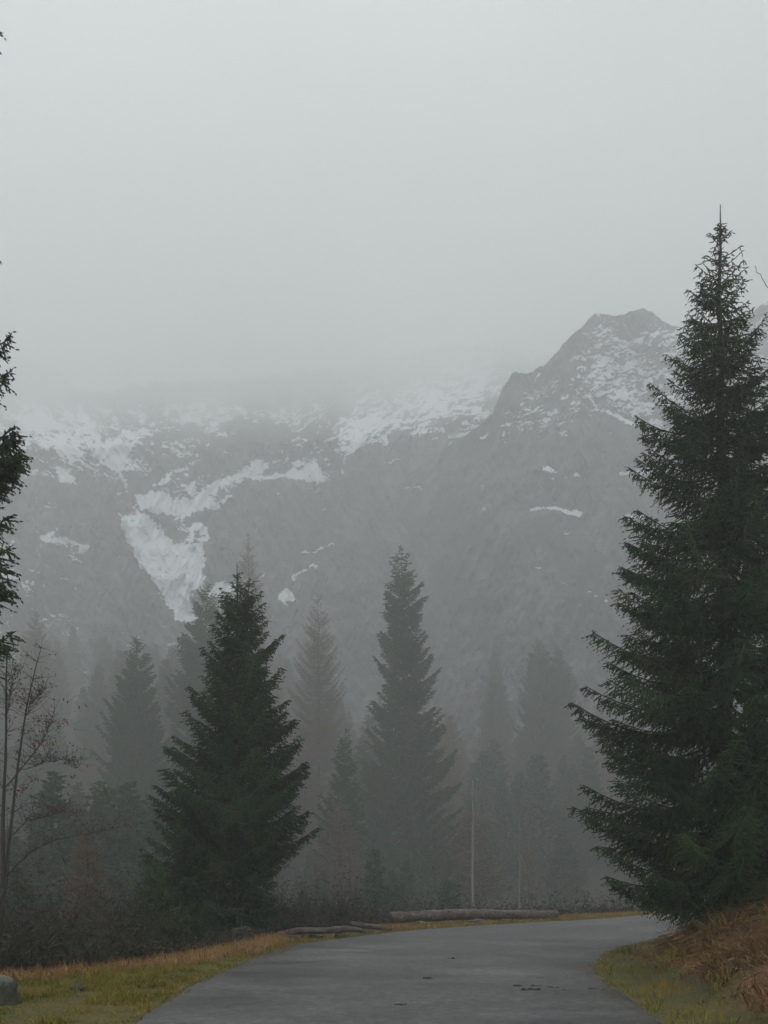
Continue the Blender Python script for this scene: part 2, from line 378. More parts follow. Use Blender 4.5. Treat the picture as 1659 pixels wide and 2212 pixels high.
# ------------------------------------------------------------------ mountains
def inpoly_soft(U, Vv, poly, soft):
    poly = np.array(poly, float); ins = inside(U, Vv, poly)
    d = pdist(U, Vv, np.vstack([poly, poly[:1]]))
    return sstep(-soft, soft, np.where(ins, d, -d))
def line_soft(U, Vv, pts, wdt):
    d = pdist(U, Vv, np.array(pts, float)); return np.clip(1-d/wdt, 0, 1)*(.45+1.15*fbm(U/8+3, Vv/4.5, 301, 3, .6))
def streaks(U, V, seed, angs):
    """ledge streaks whose direction turns from left to right: angs = (u, degrees), two or more"""
    out = 0; us = [a[0] for a in angs]
    for i, (u, d) in enumerate(angs):
        wgt = np.interp(U, us, [1.0 if k == i else 0.0 for k in range(len(us))])
        c, s_ = math.cos(R(d)), math.sin(R(d)); a = U*c+V*s_; b = -U*s_+V*c
        f = .72*(fbm(a/17, b/4.6, seed+i*7, 4, .8)-.5)*4.6+.34*(fbm(a/60, b/20, seed+i*7+3, 4, .6)-.5)*4.2
        out = out+wgt*f
    return out
def mountain(name, ridge, vbot, depth0, slope, u0, u1, mat, snow_fn, nu=520, nv=380, relief=14, seed=1, group=None, label=None, recede=0, push=None):
    us = np.linspace(u0, u1, nu); rv = np.interp(us, [p[0] for p in ridge], [p[1] for p in ridge])
    rv = rv+(fbm(us/26, us*0+seed, seed, 5, .65)-.5)*(34 if recede else 20)
    t = np.linspace(0, 1, nv)
    U = np.broadcast_to(us[None, :], (nv, nu)); V = vbot+(rv[None, :]-vbot)*t[:, None]
    gul = fbm((U+.45*V)/30, V/120, seed+9, 5, .6, True)*.6+fbm((U-.5*V)/26, V/100, seed+19, 5, .6, True)*.4-.5
    rl = (fbm(U/170+V/420, V/300-U/700, seed+3, 6, .55, True)-.5)*relief*2+gul*relief*1.3
    D = depth0+(vbot-V)*slope-rl*np.minimum(1, .25+t[:, None]*3)
    if recede:
        thr = np.interp(U, [0, 600, 860, 1120], [940, 935, 905, 870]); thr = thr+28+(fbm(U/110, U*0, 140, 3)-.5)*50; ex = recede*np.maximum(0, thr-V)**1.9; D = D+900*np.tanh(ex/900)
    if push: D = D+push[2]*sstep(push[0], push[1], U)
    X = (U-CX)*D/F; Z = EYE-(V-HOR)*D/F
    # back side of the ridge so the hill has depth
    nb = 14; tb = (np.arange(nb)+1)/nb
    Xb = X[-1][None, :]*(1+.25*tb[:, None]); Yb = D[-1][None, :]+tb[:, None]*160; Zb = Z[-1][None, :]-(Z[-1][None, :]+20)*tb[:, None]**1.2
    Xa = np.vstack([X, Xb]); Ya = np.vstack([D, Yb]); Za = np.vstack([Z, Zb])
    Uw = U+(fbm(U/40, V/40, seed+40, 5, .65)-.5)*38; Vw = V+(fbm(U/40, V/40, seed+60, 5, .65)-.5)*32
    s = snow_fn(Uw, Vw, rl/relief)-.55*gul; s = np.vstack([s, np.broadcast_to(s[-1], (nb, nu))])
    rk = .5+.20*streaks(Uw*.42, Vw*.42, seed+80, [(100, 48), (300, 30), (460, -40), (800, -28)])+.45*gul; rk = np.vstack([rk, np.broadcast_to(rk[-1], (nb, nu))])  # streaky rock tone, plus relief shading put into the colour: gullies darker, ribs paler
    o = mesh_obj(name, np.stack([Xa, Ya, Za], -1).reshape(-1, 3), [grid_faces(nv+nb, nu)], mat, None, {'snow': s.ravel(), 'rock': rk.ravel()}, True)
    tag(o, kind='structure')
    if label: o['label'] = label
    return o

def snow_left(U, V, rl):
    s = -.54+.46*sstep(1090, 940, V)+0*U
    s += .30*(fbm(U/70, V/60, 77, 4)-.5)*2
    s -= .36*inpoly_soft(U, V, [(330, 935), (470, 905), (560, 880), (660, 940), (560, 985), (470, 1015), (370, 1035), (300, 985)], 22)
    s -= .30*inpoly_soft(U, V, [(0, 1020), (90, 1000), (170, 1060), (260, 1080), (265, 1150), (300, 1260), (0, 1260)], 18)
    s -= .40*inpoly_soft(U, V, [(470, 1100), (560, 1060), (700, 1060), (760, 970), (900, 950), (1150, 950), (1150, 1500), (560, 1500), (445, 1200)], 20)
    s -= .25*inpoly_soft(U, V, [(640, 930), (740, 870), (800, 840), (720, 920), (690, 960)], 14)
    s += .12*inpoly_soft(U, V, [(850, 880), (870, 838), (930, 815), (1010, 820), (1000, 850), (940, 870), (880, 880)], 12)
    s += .16*inpoly_soft(U, V, [(740, 945), (690, 930), (760, 880), (860, 840), (1020, 840), (960, 920), (830, 940)], 18)
    s += .22*inpoly_soft(U, V, [(0, 890), (120, 890), (250, 930), (290, 1020), (200, 1010), (60, 960)], 22)
    s = s+.10-.42*sstep(905, 845, V)*sstep(820, 700, U)+.78*streaks(U, V, 5, [(120, 32), (420, 8), (700, -22), (1000, -14)])
    big = [[(296, 1068), (330, 1064), (380, 1070), (425, 1080), (415, 1108), (380, 1112), (330, 1105), (300, 1092)],
           [(600, 1030), (640, 1008), (690, 1000), (710, 1040), (690, 1046), (640, 1034)],
           [(262, 1112), (300, 1104), (340, 1135), (385, 1178), (440, 1182), (448, 1225), (438, 1262), (410, 1285), (430, 1340), (375, 1335), (345, 1270), (305, 1225), (275, 1160)],
           [(108, 1000), (150, 1010), (162, 1050), (140, 1046)],
           [(590, 1290), (625, 1268), (638, 1290), (620, 1312)], [(430, 1270), (500, 1258), (578, 1240), (560, 1256), (470, 1290)]]
    for p in big: s = np.maximum(s, -.5+1.02*inpoly_soft(U, V, p, 11)+.50*streaks(U, V, 66, [(0, 50), (1500, 50)]))
    for pts, wd, a in [([(425, 1080), (480, 1050), (570, 1010)], 17, .95), ([(425, 1100), (500, 1070)], 12, .7), ([(600, 1030), (550, 1040)], 8, .8), ([(735, 1030), (748, 990)], 8, .8),
                       ([(385, 1178), (425, 1182), (455, 1160), (420, 1135), (412, 1170)], 9, .95), ([(110, 1165), (150, 1172), (185, 1188)], 12, .9), ([(95, 1165), (120, 1145)], 10, .8),
                       ([(280, 1050), (235, 990), (200, 940), (165, 880)], 11, .6), ([(260, 1000), (300, 945)], 8, .5), ([(640, 1250), (685, 1213)], 6, .9), ([(345, 1040), (400, 1010)], 10, .6), ([(60, 1020), (150, 1045)], 14, .5),
                       ([(655, 1192), (720, 1175)], 6, .8), ([(2, 1170), (18, 1250), (36, 1240)], 10, 1.0), ([(34, 1165), (12, 1215)], 9, 1.0), ([(330, 1090), (400, 1120)], 30, .6), ([(340, 1040), (420, 1055)], 16, .5),
                       ([(100, 1090), (130, 1098)], 10, .6), ([(60, 1230), (75, 1240)], 5, .8), ([(130, 1245), (150, 1250)], 5, .8), ([(840, 1000), (870, 990)], 6, .7), ([(590, 1072), (606, 1075)], 6, .7)]:
        s += a*line_soft(U, V, pts, wd)
    return s
def snow_peak(U, V, rl):
    s = -.10+.26*(fbm(U/50, V/40, 55, 4)-.5)*2+0*U
    s -= .22*inpoly_soft(U, V, [(1150, 820), (1225, 715), (1290, 668), (1275, 740), (1230, 790), (1230, 830)], 10)
    s -= .15*inpoly_soft(U, V, [(1310, 690), (1400, 655), (1440, 690), (1410, 722), (1320, 715)], 8)
    s += .18*inpoly_soft(U, V, [(1235, 780), (1330, 740), (1420, 780), (1420, 900), (1300, 870)], 16)
    s += .35*line_soft(U, V, [(1265, 725), (1320, 715), (1350, 745)], 12)
    s -= .4*sstep(930, 1040, V)
    return s+.02+.70*streaks(U, V, 25, [(1200, -8), (1500, -16)])
def snow_spur(U, V, rl):
    s = -.73+.16*(fbm(U/50, V/40, 91, 4)-.5)*2+.16*sstep(1000, 900, V)
    s -= .2*sstep(1150, 1300, V)
    s = s+.01+.50*streaks(U, V, 35, [(700, -25), (1100, -8), (1500, -10)])
    for pts, wd, a in [([(1150, 1098), (1195, 1094), (1215, 1100), (1255, 1104)], 10, 1.2), ([(1168, 1006), (1205, 1012)], 9, 1.1), ([(1195, 1034), (1252, 1030)], 8, .9), ([(1165, 1050), (1230, 1048)], 8, .6),
                       ([(1045, 1102), (1050, 1096)], 10, 1.0), ([(870, 1052), (915, 1052)], 7, .8), ([(1040, 945), (1048, 940)], 9, 1.0), ([(840, 985), (870, 990)], 7, .8), ([(1000, 1050), (1040, 1054)], 10, .6),
                       ([(1350, 1115), (1385, 1112)], 11, 1.1), ([(1340, 1025), (1400, 1020)], 16, 1.1), ([(1220, 1155), (1232, 1158)], 8, 1.0), ([(1135, 1232), (1185, 1228)], 7, .9), ([(1140, 1235), (1120, 1240)], 5, .8),
                       ([(1205, 1255), (1245, 1262)], 6, .9), ([(1275, 1270), (1305, 1290)], 11, 1.0), ([(1120, 900), (1150, 903)], 6, .8), ([(1255, 838), (1300, 880), (1360, 905), (1420, 925)], 10, 1.1), ([(1150, 925), (1200, 910)], 6, .7),
                       ([(1210, 870), (1290, 880)], 8, .9), ([(1200, 885), (1290, 892)], 7, .6), ([(1350, 905), (1440, 900)], 18, .8), ([(1395, 1010), (1430, 1030)], 11, .9), ([(800, 1030), (815, 1028)], 6, .8), ([(1250, 1104), (1262, 1080)], 5, .7), ([(860, 945), (960, 925)], 14, .45)]:
        s += a*line_soft(U, V, pts, wd)
    return s
m_left = rock_snow_material('rock_snow_headwall', R(14), (.55, .3, 1.5), .30, .42, .52)
m_peak = rock_snow_material('rock_snow_peak', R(-9), (.35, .2, 1.6), .40, .42, .52)
m_spur = rock_snow_material('rock_snow_spur', R(-6), (.4, .2, 1.5), .38, .42, .52)
mountain('mountain_headwall', [(-260, 790), (-60, 785), (60, 775), (120, 795), (180, 850), (250, 842), (400, 820), (480, 825), (620, 812), (740, 790), (860, 768), (980, 742), (1080, 750), (1160, 765), (1320, 750), (1500, 720)],
         1560, 278, .22, -260, 1500, m_left, snow_left, 900, 640, 13, 4, recede=.10, label='snow streaked headwall')
mountain('mountain_peak', [(1080, 900), (1150, 830), (1172, 795), (1192, 772), (1215, 740), (1250, 716), (1285, 680), (1320, 676), (1345, 680), (1390, 668), (1412, 676), (1440, 698), (1490, 715), (1560, 712), (1610, 690), (1660, 650), (1760, 600), (1980, 560)],
         1300, 298, .13, 1080, 1980, m_peak, snow_peak, 560, 400, 9, 11, label='snow dusted peak')
mountain('mountain_spur', [(400, 1740), (560, 1700), (640, 1500), (720, 1300), (800, 1130), (880, 1030), (970, 965), (1040, 915), (1064, 892), (1085, 840), (1105, 806), (1140, 806), (1172, 790), (1205, 798), (1245, 802), (1270, 845), (1310, 885), (1370, 910), (1460, 930), (1560, 940), (1700, 930), (2000, 880)],
         1760, 208, .165, 400, 2000, m_spur, snow_spur, 720, 460, 9, 23, push=(1120, 720, 78), label='dark front spur')

# ------------------------------------------------------------------ trees
def kites(mb, A, B, width, rng, tint, cross=2):
    """needle covered twigs from A to B: crossed narrow kites"""
    A = np.asarray(A); B = np.asarray(B); n = len(A)
    if n == 0: return
    T = B-A; ln = np.linalg.norm(T, axis=1)+1e-9; Tn = T/ln[:, None]
    rv = rng.normal(size=(n, 3)); U = np.cross(Tn, rv); U /= np.linalg.norm(U, axis=1)[:, None]+1e-9
    W = np.cross(Tn, U); width = np.broadcast_to(width, (n,))[:, None]
    for c in range(cross):
        S = U if c == 0 else W
        p1 = A+T*.38+S*width*.5; p2 = A+T*.38-S*width*.5
        V = np.stack([A, p1, B, p2], 1).reshape(-1, 3)
        q = np.arange(n)[:, None]*4+np.arange(4)[None, :]
        mb.add(V, q, None, np.repeat(tint, 4))

def conifer(name, base, top, prof_l, prof_r, seed, label, group=None, cat='tree', nwh=40, per=7, lat=.09, sub=.09, subw=.035, sublen=.16,
            mat='spruce', tr=.16, start=.05, up_top=.85, up_mid=.12, up_low=-.12, curl=.25, droop=.5, extra=(), dead=0, jit_r=(.62, 1.0), leaders=(), sides=8, thin=1.0, tiph=.97, sag=.2, minl=.06):
    """prof_*: (fraction of height, crown radius in metres) on the -X and +X side"""
    rng = np.random.default_rng(seed)
    base = np.array(base, float); top = np.array(top, float); Ht = top[2]-base[2]
    root = empty(name, base)
    tag(root, label, cat, group)
    axis_ = top-base
    wood = MB(); cr_ = MB()
    ts = np.linspace(0, 1, 16)
    tp = ts[:, None]*axis_[None, :]
    tp[1:-1, :2] += rng.normal(0, .004*Ht, (14, 2))*.5
    trunk = lambda t: np.array([np.interp(t, ts, tp[:, k]) for k in range(3)])
    wood.tube(tp, tr*(1-ts)**.85+.008, sides, tint=rng.uniform(.3, .6))
    for (lt, dx, hh) in leaders:      # extra leader: (fraction where it parts, sideways offset, its height fraction)
        p0 = trunk(lt); p1 = trunk(lt)+np.array([dx*.8, 0, (hh-lt)*Ht*.35]); p2 = np.array([trunk(hh)[0]+dx, trunk(hh)[1], hh*Ht])
        wood.tube([p0, p1, p2], [tr*(1-lt)+.01, .03, .007], 5)
    fl, fr_ = np.array(prof_l, float), np.array(prof_r, float)
    brs = []
    hs = start+(1-start)*(np.arange(nwh)+.5)/nwh
    hs = start+(tiph-start)*(1-(1-(hs-start)/(1-start))**1.12)
    for i, h in enumerate(hs):
        k = per if h < .82 else max(4, int(per*.75)) if h < .92 else 4
        a0 = rng.uniform(0, 6.28)
        for j in range(k):
            if rng.uniform() > thin: continue
            az = a0+j*2*np.pi/k+rng.normal(0, .22); hh = np.clip(h+rng.normal(0, .6/nwh), start*.9, .99)
            rl, rr = np.interp(hh, fl[:, 0], fl[:, 1]), np.interp(hh, fr_[:, 0], fr_[:, 1])
            wx = (math.cos(az)+1)/2; r = rl*(1-wx)+rr*wx
            brs.append((hh, az, r*rng.uniform(*jit_r), 0))
    for (hh, az, r) in extra: brs.append((hh, az, r, 1))
    for (lt, dx, hh2) in leaders:
        for q in range(7):
            f_ = .35+.6*q/7
            for j in range(3): brs.append((lt+(hh2-lt)*f_, rng.uniform(0, 6.28), (1-f_)*.03*Ht*rng.uniform(.7, 1.2)+.008*Ht, (dx*min(1, f_+.2))))
    KA, KB, KW, KT = [], [], [], []
    for (h, az, r, fl_) in brs:
        if r < .03: r = .03
        p0 = trunk(h)
        if isinstance(fl_, float) and fl_ != 0: p0 = p0+np.array([fl_, 0, 0])
        e0 = np.interp(h, [0, .25, .6, .9, 1], [up_low, up_mid-.12, up_mid+.02, up_mid*.4+up_top*.5, up_top])+rng.normal(0, .12)
        n = 9; s = np.linspace(0, 1, n)
        d = np.array([math.cos(az), math.sin(az)]); sidew = rng.normal(0, .10)
        pts = np.zeros((n, 3))
        pts[:, 0] = d[0]*r*s-d[1]*sidew*r*s*s; pts[:, 1] = d[1]*r*s+d[0]*sidew*r*s*s
        pts[:, 2] = r*(e0*s-(sag if h < .8 else sag*.3)*np.sin(np.pi*s**.8)+curl*s**2.6)
        # tips end at the requested height: start lower or higher on the trunk
        if fl_ == 1: pts[:, 2] -= pts[-1, 2]
        pts += p0
        wood.tube(pts, (.006+.010*r)*(1-.85*s)+.003, 3, cap=False, tint=rng.uniform(.2, .7))
        tb = rng.uniform(0, 1)
        topz = h > .90
        nl = max(3, int(r/lat*(.75 if topz else 1)))
        sl = np.linspace(.10 if r < 1 else .16, .985, nl)**(.8 if r > 1 else 1)+rng.normal(0, .01, nl)
        P0 = np.stack([np.interp(sl, s, pts[:, k]) for k in range(3)], 1)
        T = np.gradient(pts, axis=0); T /= np.linalg.norm(T, axis=1)[:, None]
        Ts = np.stack([np.interp(sl, s, T[:, k]) for k in range(3)], 1)
        sd = np.cross(Ts, [0, 0, 1.0]); sd /= np.linalg.norm(sd, axis=1)[:, None]+1e-9
        for sg in (-1, 1, 0):
            if sg == 0 and (droop < .2 or topz): continue
            ll = (.36*r**.8*(1-sl)**.75+minl+.03*r)*rng.uniform(.65, 1.2, nl)
            ll = np.minimum(ll, .95)*(.62 if topz else 1)
            if sg == 0:
                dr = Ts*.5+np.array([0, 0, -1.0])*droop*1.3+rng.normal(0, .22, (nl, 3)); ll = ll*.62
            else:
                dr = Ts*rng.uniform(.5, 1.0, (nl, 1))+sd*sg*rng.uniform(.7, 1.1, (nl, 1))+np.array([0, 0, -1.0])*droop*rng.uniform(.1, .9, (nl, 1))
            dr /= np.linalg.norm(dr, axis=1)[:, None]
            P1 = P0+dr*ll[:, None]; P1[:, 2] -= .18*ll*droop
            # sub-twigs along each lateral
            ns_ = np.maximum(1, (ll/sub).astype(int))
            idx = np.repeat(np.arange(nl), ns_)
            f = (np.concatenate([np.arange(k) for k in ns_])+rng.uniform(.1, .9, len(idx)))/np.repeat(ns_, ns_)
            Q = P0[idx]+(P1-P0)[idx]*f[:, None]
            sgn = np.where(np.arange(len(idx)) % 2 == 0, 1, -1)
            lat_s = np.cross(dr[idx], [0, 0, 1.0])
            dd = dr[idx]*.9+lat_s*sgn[:, None]*rng.uniform(.4, 1.0, (len(idx), 1))+rng.normal(0, .25, (len(idx), 3))+np.array([0, 0, -.35*droop])
            dd /= np.linalg.norm(dd, axis=1)[:, None]
            sL = sublen*rng.uniform(.6, 1.15, len(idx))*(1-.45*f)
            KA.append(Q); KB.append(Q+dd*sL[:, None]); KW.append(np.full(len(idx), subw)*rng.uniform(.8, 1.3, len(idx))); KT.append(np.clip(tb*.5+.5*rng.uniform(0, 1, len(idx)), 0, 1))
            KA.append(P0); KB.append(P1); KW.append(np.full(nl, subw*1.05)); KT.append(np.full(nl, tb))
        # needles clothing the branch itself
        m_ = np.arange(4, n-1) if r > .6 else np.arange(0, n-1)
        KA.append(pts[m_]); KB.append(pts[m_+1]+(pts[m_+1]-pts[m_])*.12); KW.append(np.full(len(m_), subw*1.1)); KT.append(np.full(len(m_), tb))
    # needles on the leader
    KA, KB, KW, KT = map(np.concatenate, (KA, KB, KW, KT))
    kites(cr_, KA, KB, KW, rng, KT)
    a = np.array([trunk(t) for t in np.linspace(.93, .995, 7)]); kites(cr_, a[:-1], a[1:], subw*.9, rng, np.full(6, .5))
    wood.build('trunk', M['bark'], root, True)
    cr_.build('crown', M[mat], root)
    return root
def base_at(u, Y, z): return np.array([(u-CX)*Y/F, Y, z])
def prof(top, base, rows, Y):
    """rows: (v, px) -> (height fraction, metres)"""
    zt = at(0, top, Y)[2]; zb = base
    out = [((EYE-(v-HOR)*Y/F-zb)/(zt-zb), px*Y/F) for v, px in rows]
    return sorted(out)
def th(x, y): return float(terrain(np.array([x]), np.array([y]))[0][0])

# big spruce on the right bank
Y = 19.0; zb = th(6.0, Y)-.1
P_l = prof(440, zb, [(440, 2), (500, 10), (545, 32), (600, 52), (700, 82), (760, 118), (850, 136), (950, 190), (1030, 208), (1135, 250), (1250, 268), (1350, 292), (1510, 318), (1600, 308), (1690, 320), (1790, 296), (1860, 255), (1930, 190), (1985, 140), (2040, 120)], Y)
P_r = prof(440, zb, [(440, 2), (500, 12), (545, 42), (600, 48), (700, 78), (760, 88), (830, 118), (950, 180), (1030, 210), (1200, 250), (1500, 320), (1800, 330), (2040, 200)], Y)
conifer('spruce_tree', base_at(1566, Y, zb), at(1556, 442, Y), P_l, P_r, 11, 'tallest dark spruce, on the right bank beside the road bend', nwh=45, per=9, lat=.070, sub=.054, subw=.022, sublen=.11, minl=.09,
        tr=.17, start=.05, droop=.9, curl=.17, up_mid=-.06, up_low=-.14, sag=.12, thin=.97, jit_r=(.70, 1.06), extra=[(.964, 2.6, .18), (.964, .5, .2), (.962, 4.2, .12)])
# its neighbour, mostly outside the frame
Y = 20.5; zb = th(7.9, Y)-.1
P_ = prof(780, zb, [(780, 2), (900, 50), (1100, 90), (1300, 120), (1600, 165), (1900, 190), (2050, 170)], Y)
conifer('spruce_tree', base_at(1735, Y, zb), at(1735, 780, Y), P_, P_, 12, 'green spruce cut by the right edge of the photo, behind the tallest spruce', nwh=34, per=9, lat=.075, sub=.06, subw=.032, sublen=.14, mat='spruce_green', tr=.13, start=.03, droop=.55)
# main spruce on the left
Y = 26.0; zb = th(at(513, 0, Y)[0], Y)-.1
P_l = prof(1216, zb, [(1216, 1), (1262, 8), (1290, 36), (1350, 44), (1420, 74), (1480, 96), (1530, 112), (1590, 140), (1650, 160), (1710, 198), (1800, 202), (1860, 185), (1900, 205), (1960, 225), (2090, 215)], Y)
P_r = prof(1216, zb, [(1216, 1), (1262, 8), (1292, 40), (1350, 72), (1420, 92), (1530, 110), (1580, 130), (1650, 155), (1700, 172), (1790, 172), (1830, 140), (1860, 85), (1900, 95), (1960, 110), (2090, 105)], Y)
conifer('spruce_tree', base_at(515, Y, zb), at(512, 1216, Y), P_l, P_r, 21, 'dark twin-topped spruce at the left of the road', nwh=38, per=10, lat=.068, sub=.056, subw=.030, sublen=.14,
        tr=.13, start=.03, droop=.85, curl=.17, up_top=.75, up_mid=.02, up_low=-.2, tiph=.96, sag=.15, leaders=[(.80, .30, .965)], minl=.09, thin=.95, jit_r=(.60, 1.10))
# young spruce at its foot
Y = 22.5; zb = th(at(330, 0, Y)[0], Y)-.1
P_ = prof(1862, zb, [(1862, 2), (1900, 25), (1960, 62), (2010, 92), (2060, 80)], Y)
conifer('young_spruce', base_at(335, Y, zb), at(338, 1862, Y), P_, P_, 22, 'low young spruce at the left foot of the twin-topped spruce', nwh=15, per=8, lat=.06, sub=.05, subw=.03, sublen=.12, tr=.04, start=.04, mat='spruce_green')
# near tree at the left edge, only its branch tips come into the frame
Y = 13.0; zb = th(-7.1, Y)-.1; zt = 17.0
fz = lambda v: ((EYE-(v-HOR)*Y/F)-zb)/(zt-zb)
P_ = [(0, 1.4), (.15, 1.6), (.3, 1.7), (.5, 1.6), (.7, 1.2), (.85, .6), (1, .05)]
tips = [(122, 33), (595, 12), (715, 12), (778, 8), (912, 6), (935, 32), (965, 30), (985, 50), (1005, 48), (1020, 22), (1110, 8), (1172, 24), (1195, 10), (1235, 38), (1255, 22), (1275, 20), (1378, 52), (1395, 14)]
tr_u = -420
rt = random.Random(4); ex = [(fz(v+rt.uniform(-5, 5)), rt.uniform(-.06, .06), (u-tr_u-(rt.choice((2, 12)) if u > 20 else -3))*Y/F*.99) for v, u in tips for _ in range(2 if 920 < v < 1030 else 1)]
conifer('spruce_tree', base_at(tr_u, Y, zb), [at(tr_u, 0, Y)[0], Y, zt], P_, P_, 31, 'near dark spruce at the left edge of the photo, only branch tips showing', nwh=30, per=6, lat=.06, sub=.045, subw=.024, sublen=.10, minl=.09,
        tr=.2, start=.2, droop=.8, curl=.10, up_mid=.0, extra=ex, jit_r=(.6, .95))
# tall spruce in the middle
def mid_tree(u_b, u_t, v_t, Y, rows_l, rows_r, seed, label, zadd=0, **k):
    x = at(u_b, 0, Y)[0]; zb = th(x, Y)-.2+zadd
    conifer(k.pop('name', 'spruce_tree'), (x, Y, zb), at(u_t, v_t, Y), prof(v_t, zb, rows_l, Y), prof(v_t, zb, rows_r, Y), seed, label, **k)
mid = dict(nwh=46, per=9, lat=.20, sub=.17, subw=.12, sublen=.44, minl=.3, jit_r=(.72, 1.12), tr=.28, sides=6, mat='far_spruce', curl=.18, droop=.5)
mid_tree(880, 868, 1178, 110, [(1178, 2), (1230, 24), (1330, 48), (1370, 36), (1420, 60), (1480, 50), (1530, 74), (1600, 76), (1700, 105), (1800, 140), (1960, 150)],
         [(1178, 2), (1230, 24), (1330, 52), (1370, 40), (1420, 58), (1480, 70), (1530, 66), (1600, 92), (1700, 118), (1800, 125), (1880, 142), (1960, 110)], 41,
         'tall hazy spruce in the middle, rising behind the large log', up_mid=.02, **mid)
mid_tree(300, 294, 1368, 112, [(1368, 2), (1420, 18), (1500, 46), (1600, 78), (1700, 88), (1960, 100)], [(1368, 2), (1420, 22), (1500, 44), (1600, 58), (1700, 75), (1960, 90)], 42,
         'hazy spruce between the red-leaved tree and the twin-topped spruce', **mid)
mid_tree(448, 446, 1256, 125, [(1256, 2), (1300, 22), (1340, 32), (1400, 56), (1450, 70), (1500, 84), (1600, 95), (1960, 110)], [(1256, 2), (1300, 20), (1400, 50), (1600, 90), (1960, 110)], 43,
         'tall hazy spruce close behind the left shoulder of the twin-topped spruce', up_mid=.25, **mid)
mid_tree(746, 746, 1572, 92, [(1572, 2), (1620, 16), (1700, 24), (1760, 60), (1960, 80)], [(1572, 2), (1620, 16), (1700, 24), (1760, 40), (1960, 70)], 44,
         'thin dark young spruce left of the tall middle spruce', **{**mid, 'nwh': 26, 'tr': .1})
mid_tree(690, 688, 1278, 140, [(1278, 2), (1330, 20), (1400, 38), (1500, 62), (1600, 72), (1800, 80)], [(1278, 2), (1330, 20), (1400, 34), (1500, 55), (1600, 60), (1800, 70)], 45,
         'pale brown larch between the twin-topped and the tall middle spruce', name='larch_tree', **{**mid, 'mat': 'larch', 'subw': .045, 'droop': .3, 'lat': .22, 'up_mid': .3, 'tr': .25, 'minl': .15})
mid_tree(537, 536, 1150, 155, [(1150, 2), (1250, 26), (1400, 50), (1800, 70)], [(1150, 2), (1250, 26), (1400, 50), (1800, 70)], 46,
         'palest tall larch whose thin top shows above the twin-topped spruce', name='larch_tree', **{**mid, 'mat': 'larch', 'subw': .05, 'droop': .3, 'lat': .26, 'up_mid': .3, 'tr': .28})
mid_tree(1166, 1166, 1376, 185, [(1376, 2), (1420, 22), (1500, 42), (1700, 60)], [(1376, 2), (1420, 20), (1500, 40), (1700, 60)], 47,
         'faint spruce with the taller tip, right of the pale bare trunk', **mid)
mid_tree(1207, 1207, 1392, 190, [(1392, 2), (1450, 22), (1500, 36), (1700, 60)], [(1392, 2), (1450, 20), (1500, 38), (1700, 60)], 48,
         'faint spruce with the lower tip, touching the taller faint spruce on its right', **mid)
mid_tree(1070, 1070, 1402, 210, [(1402, 2), (1460, 14), (1560, 36), (1700, 50)], [(1402, 2), (1460, 14), (1560, 36), (1700, 50)], 49,
         'barely visible narrow spruce in fog above the pale bare trunk', **mid)
mid_tree(78, 78, 1318, 180, [(1318, 2), (1380, 22), (1500, 50), (1700, 60)], [(1318, 2), (1380, 20), (1500, 50), (1700, 60)], 50,
         'barely visible tall larch in fog above the red-leaved tree', name='larch_tree', **{**mid, 'mat': 'larch', 'subw': .06, 'droop': .3, 'lat': .26, 'tr': .25})

# distant forest: three prototypes, then copies
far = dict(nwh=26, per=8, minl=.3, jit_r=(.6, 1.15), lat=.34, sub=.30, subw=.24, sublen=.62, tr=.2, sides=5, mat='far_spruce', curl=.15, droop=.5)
protos = []
FG = 'conifers of the misty forest below the mountain'
shp = [[(0, 3.0), (.3, 2.8), (.6, 1.9), (.85, .8), (1, .05)], [(0, 2.4), (.2, 3.2), (.45, 2.2), (.55, 2.4), (.8, .8), (1, .1)], [(0, 1.8), (.25, 2.2), (.5, 1.9), (.75, 1.3), (.9, .9), (1, .5)], [(0, 3.2), (.3, 2.8), (.6, 1.9), (.85, .9), (1, .05)], [(0, 3.8), (.25, 3.1), (.5, 2.6), (.7, 1.2), (1, .05)], [(0, 1.2), (.3, 1.9), (.5, 1.1), (.7, 1.3), (.9, .4), (1, .05)]]
for k in range(6):
    Hh = 18.0; rr_ = shp[k]
    kk = dict(far)
    if k == 3: kk.update(mat='larch', subw=.11, droop=.3, up_mid=.3)
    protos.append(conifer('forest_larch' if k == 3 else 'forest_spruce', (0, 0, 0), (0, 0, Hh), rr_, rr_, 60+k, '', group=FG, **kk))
rngF = random.Random(5)
spots = []
def forest(n, Y0, Y1, u0, u1, larch=.2, hmin=.75, hmax=1.25, mind=3.2, keep=lambda u, Y: True):
    k = 0; tries = 0
    while k < n and tries < n*30:
        tries += 1
        Yy = rngF.uniform(Y0, Y1); u = rngF.uniform(u0, u1)
        if not keep(u, Yy): continue
        x = (u-CX)*Yy/F
        if any((x-a)**2+(Yy-b)**2 < mind**2 for a, b, *_ in spots): continue
        spots.append((x, Yy, rngF.uniform(hmin, hmax), rngF.uniform(0, 6.28), rngF.random() < larch)); k += 1
nogap = lambda u, Y: not (560 < u < 860 and Y < 75)
forest(26, 34, 58, -90, 330, .1, .26, .50, 1.5)
forest(12, 58, 76, -90, 330, .12, .66, .92, 2.4)
forest(16, 50, 84, -60, 350, .1, .52, .80, 2.2)
forest(3, 44, 60, 640, 800, 0, .22, .34, 1.8)
forest(9, 60, 84, 640, 1010, .1, .34, .55, 2.2)
forest(14, 105, 140, 1000, 1480, .15, .55, .95, 2.6)
forest(26, 85, 118, -100, 980, .2, .45, .9, 2.6)
forest(60, 118, 170, -120, 1560, .2, .6, 1.0, 2.8)
forest(44, 165, 235, -120, 800, .25, .7, 1.1)
forest(30, 165, 215, 800, 1600, .25, .7, 1.1)
